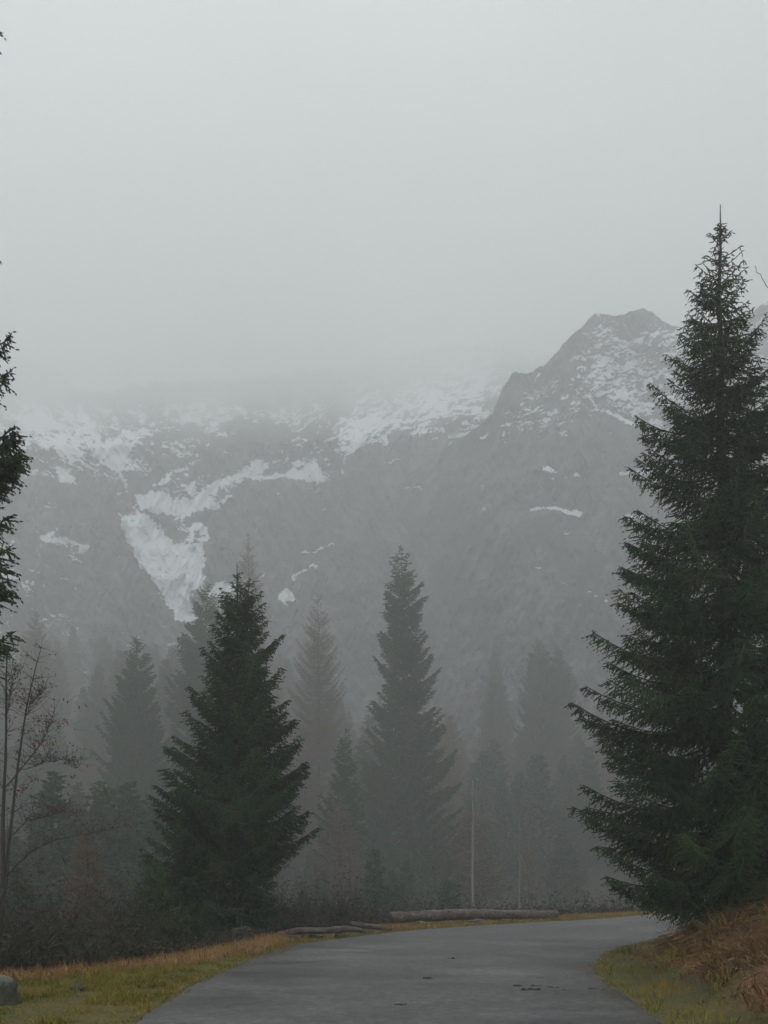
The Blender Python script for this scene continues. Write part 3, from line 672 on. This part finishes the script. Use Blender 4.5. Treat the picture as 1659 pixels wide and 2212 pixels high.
forest(30, 235, 280, -120, 620, .25, .7, 1.0)
protos_k = {k: 0 for k in range(6)}
def band(Y): return 'nearest' if Y < 60 else 'near' if Y < 86 else 'second' if Y < 119 else 'middle' if Y < 171 else 'far' if Y < 236 else 'farthest'
FL = {'nearest': 'small {} low behind the roadside brush', 'near': 'misty {} just beyond brush', 'second': '{} in first foggy rank',
      'middle': 'hazy {} halfway up the forested slope', 'far': 'faint {} high on the forested slope', 'farthest': 'barely visible {} at the mountain foot'}
def region(u): return 'behind the red-leaf tree' if u < 190 else 'left of the twin-topped spruce' if u < 380 else 'behind the twin-topped spruce' if u < 640 else 'left of the tall middle spruce' if u < 800 else 'behind the tall middle spruce' if u < 960 else 'around the pale bare trunk' if u < 1120 else 'left of the tallest spruce' if u < 1330 else 'beside the tallest spruce'
placed = []
for (x, Yy, s, rz, larch) in spots:
    k = 3 if larch else rngF.choice((0, 1, 2, 4, 5))
    src = protos[k]
    if protos_k[k] == 0: o = src
    else:
        o = src.copy(); COL.objects.link(o)
        for ch in src.children:
            c2 = ch.copy(); COL.objects.link(c2); c2.parent = o
    protos_k[k] += 1
    o.location = (x, Yy, th(x, Yy)-.3); o.rotation_euler = (rngF.gauss(0, .035), rngF.gauss(0, .035), rz); o.scale = (s*rngF.uniform(1.0, 1.55),)*2+(s,)
    b_ = band(Yy); kind = 'larch' if k == 3 else 'spruce'
    rg_ = region(CX+x*F/Yy); hgt_ = 'short ' if s*18 < 9 else 'tall ' if s > .8 else ''
    o['label'] = FL[b_].format(hgt_+('brown larch' if k == 3 else ('dark spruce' if b_ not in ('nearest',) else 'spruce')))+', '+rg_; o['group'] = FG+', '+b_+' '+kind+' '+rg_+' '+hgt_; o['category'] = 'tree'

    placed.append((CX+x*F/Yy, b_, rg_, o))
ordn = ['leftmost', 'second from left', 'third from left', 'fourth from left', 'fifth from left', 'sixth from left', 'seventh from left', 'eighth from left', 'ninth from left', 'tenth from left', 'eleventh from left', 'twelfth from left']
for lab in sorted(set(p[3]['label'] for p in placed if p[1] in ('nearest', 'near', 'second'))):
    same = sorted([p for p in placed if p[3]['label'] == lab], key=lambda p: p[0])
    if 1 < len(same) <= 12:
        for q, p in enumerate(same): a_, b2 = lab.split(', '); p[3]['label'] = a_+', '+ordn[q]+' '+b2
for p in placed:
    if len(p[3]['label'].replace('-', ' ').split()) > 16: p[3]['label'] = p[3]['label'].replace(' low behind the roadside', ' behind the').replace('halfway up the forested slope', 'halfway upslope').replace('high on the forested slope', 'high upslope')
# pale dead trunk standing behind the big log
rng = np.random.default_rng(3)
def bare_trunk(u, v0, Y, w, label, lean=0):
    x = at(u, 0, Y)[0]; zb = th(x, Y)-.2; zt = at(u, v0, Y)[2]
    mb = MB(); n = 12; t = np.linspace(0, 1, n)
    pts = np.stack([x+lean*t+rng.normal(0, .02, n), np.full(n, Y), zb+(zt-zb)*t], 1)
    mb.tube(pts-pts[0], w*(1-.75*t), 7, wob=.08, rng=rng)
    root = empty('dead_tree', pts[0]); tag(root, label, 'tree')
    mb.build('trunk', M['pale_bark'], root, True)
    br = MB()
    for i in range(16):
        h = rng.uniform(.35, .98); a = rng.uniform(0, 6.28); l = rng.uniform(.3, .9)*(1.1-h)
        p = np.array([lean*h, 0, (zt-zb)*h]); br.tube([p, p+np.array([math.cos(a)*l*.5, math.sin(a)*l*.5, -.05]), p+np.array([math.cos(a)*l, math.sin(a)*l, -.2*l])], [.03, .02, .008], 3, cap=False)
    br.build('branches', M['pale_bark'], root)
bare_trunk(1021, 1685, 80, .18, 'pale bare dead trunk standing just right of the tall middle spruce')
bare_trunk(1122, 1770, 96, .12, 'thinner faint dead trunk right of the pale bare one')
bare_trunk(715, 1800, 62, .06, 'slim pale dead stem behind the small curved log')

# ------------------------------------------------------------------ rowan with red leaves, at the left
def wood_path(pts, Y, dy=None):
    return np.array([at(u, v, Y+(0 if dy is None else dy*i)) for i, (u, v) in enumerate(pts)])
def leaf_quads(mb, C, size, rng, tint):
    n = len(C)
    a = rng.normal(size=(n, 3)); a /= np.linalg.norm(a, axis=1)[:, None]
    b = np.cross(a, rng.normal(size=(n, 3))); b /= np.linalg.norm(b, axis=1)[:, None]
    s = np.broadcast_to(size, (n,))[:, None]
    V = np.stack([C-a*s, C+b*s*.38, C+a*s, C-b*s*.38], 1).reshape(-1, 3)
    mb.add(V, np.arange(n)[:, None]*4+np.arange(4)[None, :], None, np.repeat(tint, 4))
def rowan(Yr, stems, clusters, seed, base_uv, label, name='rowan_tree', leaves=True):
    rg = np.random.default_rng(seed)
    x0 = at(base_uv[0], 0, Yr)[0]; z0 = th(x0, Yr)-.1
    root = empty(name, (x0, Yr, z0)); tag(root, label, 'tree'); off = np.array([x0, Yr, z0])
    wood = MB(); lf = MB()
    for (pts, r0, r1, dy) in stems:
        P = wood_path(pts, Yr, dy); n = 14; t = np.linspace(0, 1, len(P)); tt_ = np.linspace(0, 1, n)
        Q = np.stack([np.interp(tt_, t, P[:, k]) for k in range(3)], 1); Q[1:-1] = (Q[:-2]+Q[1:-1]*2+Q[2:])/4
        Q[1:-1] += rg.normal(0, .01, (n-2, 3))
        wood.tube(Q-off, np.linspace(r0, r1, n), 6)
        for i in range(3, n):        # side twigs
            for _ in range(6 if leaves else 0):
                d = rg.normal(size=3); d[2] = abs(d[2])*.9+.25; d /= np.linalg.norm(d); l = rg.uniform(.15, .6)*(1.2-i/n*.5)
                a = Q[i]; b = a+d*l*.5+rg.normal(0, .03, 3); c_ = a+d*l+rg.normal(0, .06, 3)
                wood.tube(np.array([a, b, c_])-off, [.006, .004, .002], 3, cap=False)
                if leaves and rg.uniform() < .6:
                    C = c_+rg.normal(0, .05, (rg.integers(1, 4), 3)); leaf_quads(lf, C-off, rg.uniform(.018, .035, len(C)), rg, rg.uniform(0, .75, len(C)))
    for (u, v, n, sp, red) in clusters:
        n = int(n*1.7)
        C = at(u, v, Yr)+rg.normal(0, 1, (n, 3))*np.array([sp, sp, sp*.8]); leaf_quads(lf, C-off, rg.uniform(.022, .04, n), rg, np.clip(rg.normal(red, .2, n), 0, 1))
        for c_ in C[::3]: wood.tube(np.array([c_, c_+rg.normal(0, .08, 3)])-off, [.003, .002], 3, cap=False)
    wood.build('trunk', M['rowan_bark'], root, True)
    if leaves: lf.build('leaves', M['red_leaf'], root)
Yr = 19.5
stems = [([(2, 2140), (3, 2050), (4, 1930), (8, 1780), (10, 1692), (13, 1557), (15, 1443), (17, 1400)], .055, .008, 0),
         ([(4, 1985), (10, 1920), (16, 1877), (24, 1776), (34, 1685), (50, 1564), (74, 1453), (89, 1399)], .045, .005, .02),
         ([(16, 1890), (40, 1862), (67, 1840), (100, 1822), (128, 1810), (189, 1802), (243, 1790)], .022, .004, .03),
         ([(10, 1702), (44, 1662), (84, 1611), (101, 1585), (112, 1550)], .014, .003, -.04),
         ([(28, 1800), (60, 1774), (101, 1763), (140, 1752)], .010, .003, .05),
         ([(13, 1560), (22, 1500), (34, 1440)], .010, .003, -.05), ([(50, 1564), (66, 1520), (96, 1490)], .008, .002, .03),
         ([(44, 1662), (90, 1650), (140, 1640), (165, 1660)], .008, .002, .03), ([(3, 2040), (60, 1990), (110, 1965), (150, 1925)], .010, .003, -.06)]
cl = [(24, 1515, 26, .13, .8), (17, 1545, 12, .1, .7), (138, 1562, 16, .09, .85), (104, 1552, 14, .1, .7), (85, 1608, 14, .1, .6), (40, 1712, 16, .07, .95), (52, 1700, 9, .05, .95),
      (74, 1682, 10, .05, .8), (160, 1757, 14, .09, .7), (170, 1752, 6, .05, .8), (160, 1897, 7, .04, .95), (150, 1640, 10, .14, .35), (160, 1672, 7, .08, .35), (30, 1470, 12, .16, .4),
      (95, 1640, 10, .15, .45), (60, 1860, 12, .14, .45), (90, 1865, 9, .12, .35), (280, 1785, 10, .12, .6), (230, 1785, 8, .12, .5), (60, 1740, 12, .2, .3), (10, 1600, 10, .15, .5), (40, 1900, 14, .2, .4), (25, 1435, 10, .12, .3), (110, 1500, 10, .25, .3)]
rowan(Yr, stems, cl, 5, (3, 0), 'thin bare tree with scattered red leaves at the left edge')
# bare tree outside the right edge with one twig in view
rowan(15.0, [([(1900, 2000), (1890, 1500), (1850, 1000), (1790, 760), (1720, 680)], .07, .015, 0), ([(1720, 680), (1680, 645), (1659, 622), (1640, 596), (1631, 574)], .006, .003, 0)], [], 6, (1900, 0),
      'bare twig reaching in from the right edge, near the top of the tallest spruce', name='bare_tree', leaves=False)

# ------------------------------------------------------------------ grass and undergrowth
def in_poly_pts(rng, n, poly, box):
    out = []
    while sum(map(len, out)) < n:
        p = rng.uniform(0, 1, (n, 2))*[box[1]-box[0], box[3]-box[2]]+[box[0], box[2]]
        out.append(p[inside(p[:, 0], p[:, 1], poly)])
    return np.concatenate(out)[:n]
def blades(mb, P, z, h, wd, rng, lean=.5, tint=None):
    n = len(P); az = rng.uniform(0, 6.28, n); la = rng.uniform(0, 6.28, n); l = np.abs(rng.normal(0, lean, n))*h
    B = np.stack([P[:, 0], P[:, 1], z], 1)
    S = np.stack([np.cos(az), np.sin(az), az*0], 1)*np.asarray(wd)[:, None]*.5
    Lm = np.stack([np.cos(la)*l*.35, np.sin(la)*l*.35, h*.6], 1); Tp = np.stack([np.cos(la)*l, np.sin(la)*l, h*np.clip(1-.3*(l/h)**2, .4, 1)], 1)
    V = np.stack([B-S, B+S, B+Lm+S*.7, B+Lm-S*.7, B+Tp], 1).reshape(-1, 3)
    i = np.arange(n)[:, None]*5
    mb.add(V, i+np.array([[0, 1, 2, 3]]), i+np.array([[3, 2, 4]]), np.repeat(rng.uniform(0, 1, n) if tint is None else tint, 5))
rng = np.random.default_rng(9)
verge_poly = np.vstack([LEs, VEs[::-1]])
P_ = in_poly_pts(rng, 170000, verge_poly, (-8, 12, 8.5, 42))
dv = pdist(P_[:, 0], P_[:, 1], VEs); dl = pdist(P_[:, 0], P_[:, 1], LEs)
gp_ = ~((P_[:, 1] > 24.2) & (P_[:, 1] < 27.6) & (P_[:, 0] > -2.3) & (P_[:, 0] < .1) & (rng.uniform(0, 1, len(P_)) < .9)); P_ = P_[gp_]; dv = dv[gp_]; dl = dl[gp_]
zz = terrain(P_[:, 0], P_[:, 1])[0]-.01
dryness = fbm(P_[:, 0]*.8, P_[:, 1]*.8, 15, 3)
tall = sstep(.85, .2, dv+(dryness-.5)*1.2)
mb = MB(); k = rng.uniform(0, 1, len(P_)) > tall*.92
cn = fbm(P_[:, 0]*2.6, P_[:, 1]*2.6, 61, 3); hf = .45+2.2*sstep(.45, .75, cn)
blades(mb, P_[k], zz[k], rng.uniform(.02, .06, k.sum())*hf[k], rng.uniform(.006, .013, k.sum()), rng, .7)
P2 = in_poly_pts(rng, 26000, bank_poly, (2.9, 9, 8, 26)); d2 = pdist(P2[:, 0], P2[:, 1], REs); cn2 = .5+2.4*sstep(.45, .75, fbm(P2[:, 0]*2.6, P2[:, 1]*2.6, 62, 3)); kk = d2 < 1.2+1.2*(fbm(P2[:, 0], P2[:, 1], 31, 3)-.5)*2
z2 = terrain(P2[:, 0], P2[:, 1])[0]-.01
blades(mb, P2[kk], z2[kk], rng.uniform(.02, .07, kk.sum())*cn2[kk], rng.uniform(.006, .014, kk.sum()), rng)
for ed in (LEd, REd):      # tufts creeping over the crumbling edge
    e_ = ed[(ed[:, 1] > 9) & (ed[:, 1] < 30) & (np.abs(ed[:, 0]) < 8)]; Qe = np.repeat(e_, 60, 0)+rng.normal(0, .085, (len(e_)*60, 2)); ne = fbm(Qe[:, 0]*3, Qe[:, 1]*3, 63, 3); Qe = Qe[ne > .47]
    blades(mb, Qe, np.full(len(Qe), .0), rng.uniform(.02, .075, len(Qe)), rng.uniform(.006, .012, len(Qe)), rng, .8)
tag(mb.build('grass', M['grass']), 'short green and yellowing grass along both road edges', 'grass', kind='stuff')
mb = MB(); k = (rng.uniform(0, 1, len(P_)) < tall*.75) & (P_[:, 1] < 30) | ((rng.uniform(0, 1, len(P_)) < .16) & (P_[:, 1] >= 26))
blades(mb, P_[k], zz[k], rng.uniform(.06, .22, k.sum())*np.where(P_[k][:, 1] > 26, .7, 1), rng.uniform(.008, .016, k.sum()), rng, 1.1)
# fringe beyond the brink
q = VEd[(VEd[:, 1] > 9) & (VEd[:, 0] < 14)]; Q = np.repeat(q, 130, 0)+rng.normal(0, .28, (len(q)*130, 2)); ir = inside(Q[:, 0], Q[:, 1], np.vstack([LEs, REs[::-1]])); ir = ir | ((Q[:, 1] > 24) & (rng.uniform(0, 1, len(Q)) < .6)); Q = Q[~ir]
blades(mb, Q, terrain(Q[:, 0], Q[:, 1])[0]-.02, rng.uniform(.08, .30, len(Q))*np.where(Q[:, 1] > 24, .6, 1), rng.uniform(.008, .014, len(Q)), rng, .9)
tag(mb.build('dry_grass', M['dry']), 'long tan dry grass along the brink of the left verge', 'grass', kind='stuff')

# bracken and dead stalks on the right bank
mb = MB(); P3 = in_poly_pts(rng, 90000, bank_poly, (2.9, 11, 7, 27)); d3 = pdist(P3[:, 0], P3[:, 1], REs)
dn = fbm(P3[:, 0]*1.1, P3[:, 1]*1.1, 51, 4); kp = (d3 > .8+.9*(dn-.5)) & (rng.uniform(0, 1, len(P3)) < sstep(.40, .58, dn)*.9+.03)
rs = np.exp(-(((P3[:, 0]-4.55)/.5)**2+((P3[:, 1]-11.6)/1.6)**2)) > .45
kp &= ~(rs & (rng.uniform(0, 1, len(P3)) < .5)); P3 = P3[kp]; d3 = d3[kp]; dn = dn[kp]
z3 = terrain(P3[:, 0], P3[:, 1])[0]-.02
hgt = rng.uniform(.06, .24, len(P3))*(.6+1.2*sstep(.4, .7, dn))*np.clip(d3/1.6, .5, 1.3)
blades(mb, P3, z3, hgt, rng.uniform(.010, .024, len(P3)), rng, 2.2, np.clip(rng.normal(.5, .22, len(P3)), 0, 1))
for i in range(800):   # arching fronds
    j = rng.integers(len(P3)); p = np.array([*P3[j], z3[j]]); a = rng.uniform(0, 6.28); l = rng.uniform(.25, .7); d = np.array([math.cos(a), math.sin(a)])
    s = np.linspace(0, 1, 7); pts = np.stack([p[0]+d[0]*l*s, p[1]+d[1]*l*s, p[2]+l*(1.3*s-1.1*s*s)], 1)
    A = np.repeat(pts[1:], 4, 0); sg = np.tile([-1, 1, -1, 1], 6); ww = np.repeat(.16*l*(1.15-s[1:])*3, 4)*rng.uniform(.7, 1.1, 24)
    Bp = A+np.stack([-d[1]*sg*ww+d[0]*ww*.3, d[0]*sg*ww+d[1]*ww*.3, -.25*ww], 1); kites(mb, A, Bp, .022, rng, rng.uniform(.3, .9, 24), 1)
tuft = fbm(P3[:, 0]*2.2, P3[:, 1]*2.2, 171, 3) > .58
mbt = MB(); blades(mbt, P3[tuft], z3[tuft], rng.uniform(.08, .26, tuft.sum()), rng.uniform(.007, .013, tuft.sum()), rng, 1.1)
tag(mbt.build('tufted_grass', M['grass']), 'yellow green drooping grass tufts between the bracken on the right bank', 'grass', kind='stuff')
tag(mb.build('bracken', M['bracken']), 'rusty brown dead bracken and grass covering the right bank', 'bracken', kind='stuff')

# tangled brush on the slope beyond the verge
mb = MB(); bt = MB()
n = 15000; yy = rng.uniform(0, 1, n)**1.7*38+15.5; uu = np.where(rng.uniform(0, 1, n) < .75, rng.uniform(-150, 760, n), rng.uniform(700, 1500, n)); xx = (uu-CX)*yy/F
ok_ = ~inside(xx, yy, below_v); dvx = pdist(xx, yy, VEs); ok_ &= dvx > .05
xx, yy, dvx, uu = xx[ok_], yy[ok_], dvx[ok_], uu[ok_]; zz_ = terrain(xx, yy)[0]; clump = fbm(xx*.55, yy*.55, 71, 3)
A, B, W_, T_ = [], [], [], []
for x, y, z, dvv, u_, cl0 in zip(xx, yy, zz_, dvx, uu, clump):
    top = (-.35+(1.9*rng.uniform(0, 1)**2.4+1.4*(cl0-.5)))*min(1, .3+dvv/2.5)*(1 if u_ < 760 else .55)+.2
    if 330 < u_ < 640 and y < 27: top = min(top, .45*rng.uniform(0, 1))
    hh = min(max(.35, top-z), 5.5)
    m_ = 9; p = np.array([x, y, z]); d = rng.normal(0, .35, (m_, 3)); d[:, 2] = rng.uniform(.6, 1, m_); e = p+d*hh
    A.append(np.repeat(p[None], m_, 0)); B.append(e); W_.append(np.full(m_, .008+.0004*y)); T_.append(np.full(m_, rng.uniform(0, 1)))
    f = rng.uniform(.25, 1, (34, 1)); i = rng.integers(m_, size=34); c_ = p+(e[i]-p)*f; dd = rng.normal(0, 1, (34, 3)); dd /= np.linalg.norm(dd, axis=1)[:, None]
    A.append(c_); B.append(c_+dd*rng.uniform(.06, .26, (34, 1))); W_.append(np.full(34, .006+.0007*y)); T_.append(rng.uniform(0, 1, 34)*.6+rng.uniform(0, .4))
kites(mb, np.concatenate(A), np.concatenate(B), np.concatenate(W_), rng, np.concatenate(T_), 1)
tag(mb.build('undergrowth', M['brush']), 'dark tangled brush and bare twigs on the slope beyond the road', 'undergrowth', kind='stuff')

# ------------------------------------------------------------------ logs, rocks, stump
def wood_mat(name, c0, c1, c2, stretch):
    m, N, L, b = mat_new(name); tc = N.new('ShaderNodeTexCoord')
    mp = N.new('ShaderNodeMapping'); mp.inputs['Scale'].default_value = stretch; L.new(tc.outputs['Object'], mp.inputs['Vector'])
    n = noise(N, L, mp.outputs['Vector'], 6, 6, .65, .3); r = ramp(N, [(.3, c0), (.5, c1), (.72, c2)]); L.new(n.outputs['Fac'], r.inputs['Fac'])
    L.new(r.outputs['Color'], b.inputs['Base Color']); b.inputs['Roughness'].default_value = .75
    bp = N.new('ShaderNodeBump'); bp.inputs['Strength'].default_value = .6; bp.inputs['Distance'].default_value = .02
    L.new(n.outputs['Fac'], bp.inputs['Height']); L.new(bp.outputs['Normal'], b.inputs['Normal']); return m
M['log'] = wood_mat('weathered_log', (.020, .013, .009), (.085, .064, .048), (.21, .19, .165), (.8, 2.4, 2.4))
M['logend'] = wood_mat('cut_log_end', (.025, .018, .012), (.06, .042, .028), (.11, .08, .05), (1, 4, 4))
M['rock'] = wood_mat('lichened_rock', (.025, .021, .017), (.07, .062, .05), (.15, .14, .12), (1, 1, 1))
M['clod'] = wood_mat('dark_clod', (.008, .007, .006), (.018, .015, .012), (.035, .03, .024), (3, 3, 3))
def log_obj(label, pts, rad, seed, group='logs lying along the far road edge'):
    rg = np.random.default_rng(seed); P = np.array(pts, float); n = 28; t = np.linspace(0, 1, len(P)); tt_ = np.linspace(0, 1, n)
    Q = np.stack([np.interp(tt_, t, P[:, k]) for k in range(3)], 1)
    for _ in range(2): Q[1:-1] = (Q[:-2]+2*Q[1:-1]+Q[2:])/4
    r = np.interp(tt_, np.linspace(0, 1, len(rad)), rad); off = Q[0].copy()
    root = empty('log', off); tag(root, label, 'log', group)
    mb = MB(); mb.tube(Q-off, r*(1+rg.normal(0, .03, n)), 12, cap=False, wob=.07, rng=rg)
    for _ in range(4):
        i = rg.integers(4, n-4); a = rg.uniform(-.6, 1.2); d = np.array([rg.normal(0, .3), -math.cos(a), math.sin(a)]); mb.tube([Q[i]-off, Q[i]-off+d*r[i]*rg.uniform(1.3, 1.7)], [r[i]*.3, r[i]*.16], 5)
    mb.build('bark', M['log'], root, True)
    for e, j in ((0, 1), (n-1, n-2)):
        d = Q[e]-Q[j]; d /= np.linalg.norm(d); m2 = MB(); m2.tube([Q[e]-off-d*.03, Q[e]-off+d*.012], [r[e]*.97, r[e]*.93], 12, wob=.03, rng=rg); m2.build('cut_end', M['logend'], root)
log_obj('largest grey log, thick and straight, at the far edge of the road bend', [at(842, 1983, 31.0), at(1000, 1975, 32.3), at(1100, 1976, 33.4), at(1200, 1976, 34.4)], [.17, .165, .155, .15], 1)
log_obj('slim pale curved log propped up at the left end of the row of logs', [at(596, 2021, 24.9), at(650, 2009, 25.1), at(700, 2011, 25.3), at(745, 2006, 25.5), at(776, 2009, 25.7)], [.085, .082, .078, .08, .06], 2)
log_obj('short tapering broken log between the curved log and the largest log', [at(757, 1996, 26.9), at(800, 2001, 27.1), at(845, 2008, 27.3)], [.075, .065, .035], 3)

def rock_obj(name, label, c, s, seed, mat='rock', cat='rock', group=None, zflat=-.5, sub=3, amp=.35):
    import bmesh
    bm = bmesh.new(); bmesh.ops.create_icosphere(bm, subdivisions=sub, radius=1)
    from mathutils import noise as mn
    for v in bm.verts:
        p = v.co.normalized(); k = 1+amp*mn.fractal(p*1.6+Vector((seed*3.1, 0, 0)), 1.0, 2.0, 4)+.06*mn.noise(p*7+Vector((0, seed, 0)))
        q = p*k; q.x = max(-1.15, min(1.15, q.x)); q.z = max(zflat, min(1.1, q.z)); v.co = Vector((q.x*s[0], q.y*s[1], q.z*s[2]))
    me = bpy.data.meshes.new(name); bm.to_mesh(me); bm.free(); me.materials.append(M[mat]); me.polygons.foreach_set('use_smooth', np.ones(len(me.polygons), bool))
    o = bpy.data.objects.new(name, me); COL.objects.link(o); o.location = c; tag(o, label, cat, group); return o
M['mossrock'] = wood_mat('mossy_rock', (.012, .012, .008), (.035, .036, .020), (.075, .075, .05), (3, 3, 3))
M['stone_block'] = M['rock']
for i, (u, v, Y, s) in enumerate([(683, 2026, 25.25, (.17, .12, .07)), (733, 2023, 25.5, (.12, .1, .08)), (790, 2014, 27.1, (.16, .1, .07)), (628, 2030, 25.0, (.12, .1, .05))]):
    p = at(u, v, Y); rock_obj('support_stone', ['flat pale stone under the middle of the curved log', 'darker stone under the right end of the curved log', 'stone beneath the short broken log', 'low stone at the left end of the curved log'][i], (p[0], p[1], .04), s, 30+i, group='stones propping the logs')
for i, (u, Yk, s) in enumerate([(905, 31.2, .16), (965, 31.6, .14), (1030, 32.2, .2), (1090, 32.8, .15)]):
    rock_obj('support_stone', ['tan stone below the left part of the largest log', 'small tan stone second from the left below the largest log', 'widest tan stone below the middle of the largest log', 'tan stone below the right half of the largest log'][i], (at(u, 0, Yk)[0], Yk-.25, .03), (s*1.4, s*.8, s*.6), 50+i, group='stones propping the logs')
p = at(522, 2008, 24.6); rock_obj('boulder', 'rounded brownish boulder at the foot of the twin-topped spruce', (p[0], p[1], -.12), (.34, .3, .40), 7, cat='boulder')
# dead branch arching out of the spruce foot
p = gnd(166, 2140); rock_obj('rock', 'small dark mossy rock in the tan grass of the left verge', (p[0], p[1], .03), (.11, .07, .06), 8, mat='mossrock')
for i, (x_, y_, s_) in enumerate([(5.2, 10.9, .16), (4.5, 13.6, .11), (5.6, 13.0, .20), (4.35, 10.2, .08), (6.3, 16.0, .18)]):
    rock_obj('rock', ['grey stone low on the right bank near the corner', 'small stone at the foot of the right bank', 'largest half buried stone high on the right bank', 'smallest stone at the bottom right by the grass', 'stone under the tallest spruce on the bank'][i], (x_, y_, th(x_, y_)+.02), (s_, s_*.8, s_*.6), 130+i, mat='mossrock', group='stones in the right bank')
# stump at the very left
rg = np.random.default_rng(77)
st = gnd(6, 2168); root = empty('stump', (st[0]-.02, st[1]+.05, 0)); tag(root, 'mossy weathered stump cut by the left edge of the photo', 'stump')
mb = MB(); z_ = np.array([-.1, .0, .06, .12, .18, .23, .27, .30, .315]); r_ = np.array([.215, .20, .182, .172, .176, .165, .135, .085, .03])
mb.tube(np.stack([z_*0, z_*0, z_], 1), r_, 22, wob=.13, rng=rg); mb.build('stump_body', M['mossrock'], root, True)
mb = MB(); mb.tube([(-.02, 0, .21), (-.02, -.01, .265), (-.02, 0, .305), (-.02, 0, .335)], [.172, .158, .125, .04], 22, wob=.16, rng=rg)
M['moss'] = foliage_mat('pale_lichen', [(.2, (.04, .04, .025)), (.5, (.11, .115, .08)), (.85, (.22, .23, .18))], 9)
mb.build('lichen_cap', M['moss'], root, True)
# clods on the asphalt
cl_ = [((1224+590*.7378)*.6777, 655, .10), ((1224+650*.7378)*.6777, 654, .08), ((1224+632*.7378)*.6777, 672, .12), ((1224+715*.7378)*.6777, 659, .05), ((1224+742*.7378)*.6777, 661, .05), ((1224+782*.7378)*.6777, 673, .045),
       ((1224+895*.7378)*.6777, 665, .05), ((1224+185*.7378)*.6777, 618, .07), ((1224+292*.7378)*.6777, 533, .08), ((1224+68*.7378)*.6777, 735, .06), ((1224+945*.7378)*.6777, 671, .04)]
labs = ['long dark clod at the left end of the cluster on the road', 'thin dark clod at the top of the cluster on the road', 'largest dark clod in the cluster on the road', 'small clod just right of the cluster', 'second small clod right of the cluster',
        'tiny clod lower right of the cluster', 'clod nearest the right verge grass', 'dark clod left of the road centre, halfway to the logs', 'dark clod farthest up the road, below the largest log', 'lone clod nearest the camera, left of centre', 'tiny clod beside the right verge']
for i, ((u, vv, s), lb) in enumerate(zip(cl_, labs)):
    v = (2664+vv*.7378)*.6777; p = gnd(u, v); mb = MB(); rg = np.random.default_rng(90+i)
    for q in range(rg.integers(5, 10)):
        c_ = np.array([rg.normal(0, s*.55), rg.normal(0, s*.4), 0]); r_ = s*rg.uniform(.15, .38); hh = r_*rg.uniform(.5, .9)
        mb.tube([c_+[0, 0, -.01], c_+[0, 0, hh*.4], c_+[rg.normal(0, .1)*r_, 0, hh*.8], c_+[0, 0, hh]], [r_, r_*.95, r_*.6, r_*.15], 7, wob=.22, rng=rg)
    o = mb.build('clod', M['clod'], None, True); o.location = (p[0], p[1], .014); tag(o, lb, 'clod', 'dark clods scattered on the asphalt')
# fallen leaves on the road
mb = MB(); n = 9000; P5 = np.stack([rng.uniform(-4, 5, n), rng.uniform(9, 30, n)], 1); P5 = P5[inside(P5[:, 0], P5[:, 1], np.vstack([LEs, REs[::-1]]))]
dd = np.minimum(pdist(P5[:, 0], P5[:, 1], LEs), pdist(P5[:, 0], P5[:, 1], REs)); P5 = P5[rng.uniform(0, 1, len(P5)) < np.exp(-dd/.35)*.9+.04]
a = rng.uniform(0, 6.28, len(P5)); s = rng.uniform(.006, .026, len(P5)); C = np.column_stack([P5, np.full(len(P5), .030)])
S1 = np.column_stack([np.cos(a)*s, np.sin(a)*s, a*0]); S2 = np.column_stack([-np.sin(a)*s*.6, np.cos(a)*s*.6, a*0])
mb.add(np.stack([C-S1, C+S2, C+S1+[0, 0, .006], C-S2], 1).reshape(-1, 3), np.arange(len(P5))[:, None]*4+np.arange(4), None, np.repeat(rng.uniform(0, 1, len(P5)), 4))
tag(mb.build('leaf_litter', M['dry']), 'tiny fallen leaves scattered along the road edges', 'leaves', kind='stuff')

# ------------------------------------------------------------------ haze
hx = hz_size; V = [(x, y, z) for x in (-hx['x'], hx['x']) for y in (hx['y0'], hx['y1']) for z in (hx['z0'], hx['z1'])]
Fh = [(0, 1, 3, 2), (4, 6, 7, 5), (0, 4, 5, 1), (2, 3, 7, 6), (0, 2, 6, 4), (1, 5, 7, 3)]
mh = bpy.data.materials.new('haze'); mh.use_nodes = True; nn = mh.node_tree.nodes; nn.remove(nn['Principled BSDF'])
pv_ = nn.new('ShaderNodeVolumePrincipled'); pv_.inputs['Color'].default_value = (.950, .960, .948, 1); pv_.inputs['Density'].default_value = HAZE_DENSITY; pv_.inputs['Anisotropy'].default_value = .45
mh.node_tree.links.new(pv_.outputs['Volume'], nn['Material Output'].inputs['Volume'])
hz = mesh_obj('haze', V, [np.array(Fh)], mh); tag(hz, 'pale grey mist filling the whole valley', 'haze', kind='stuff')
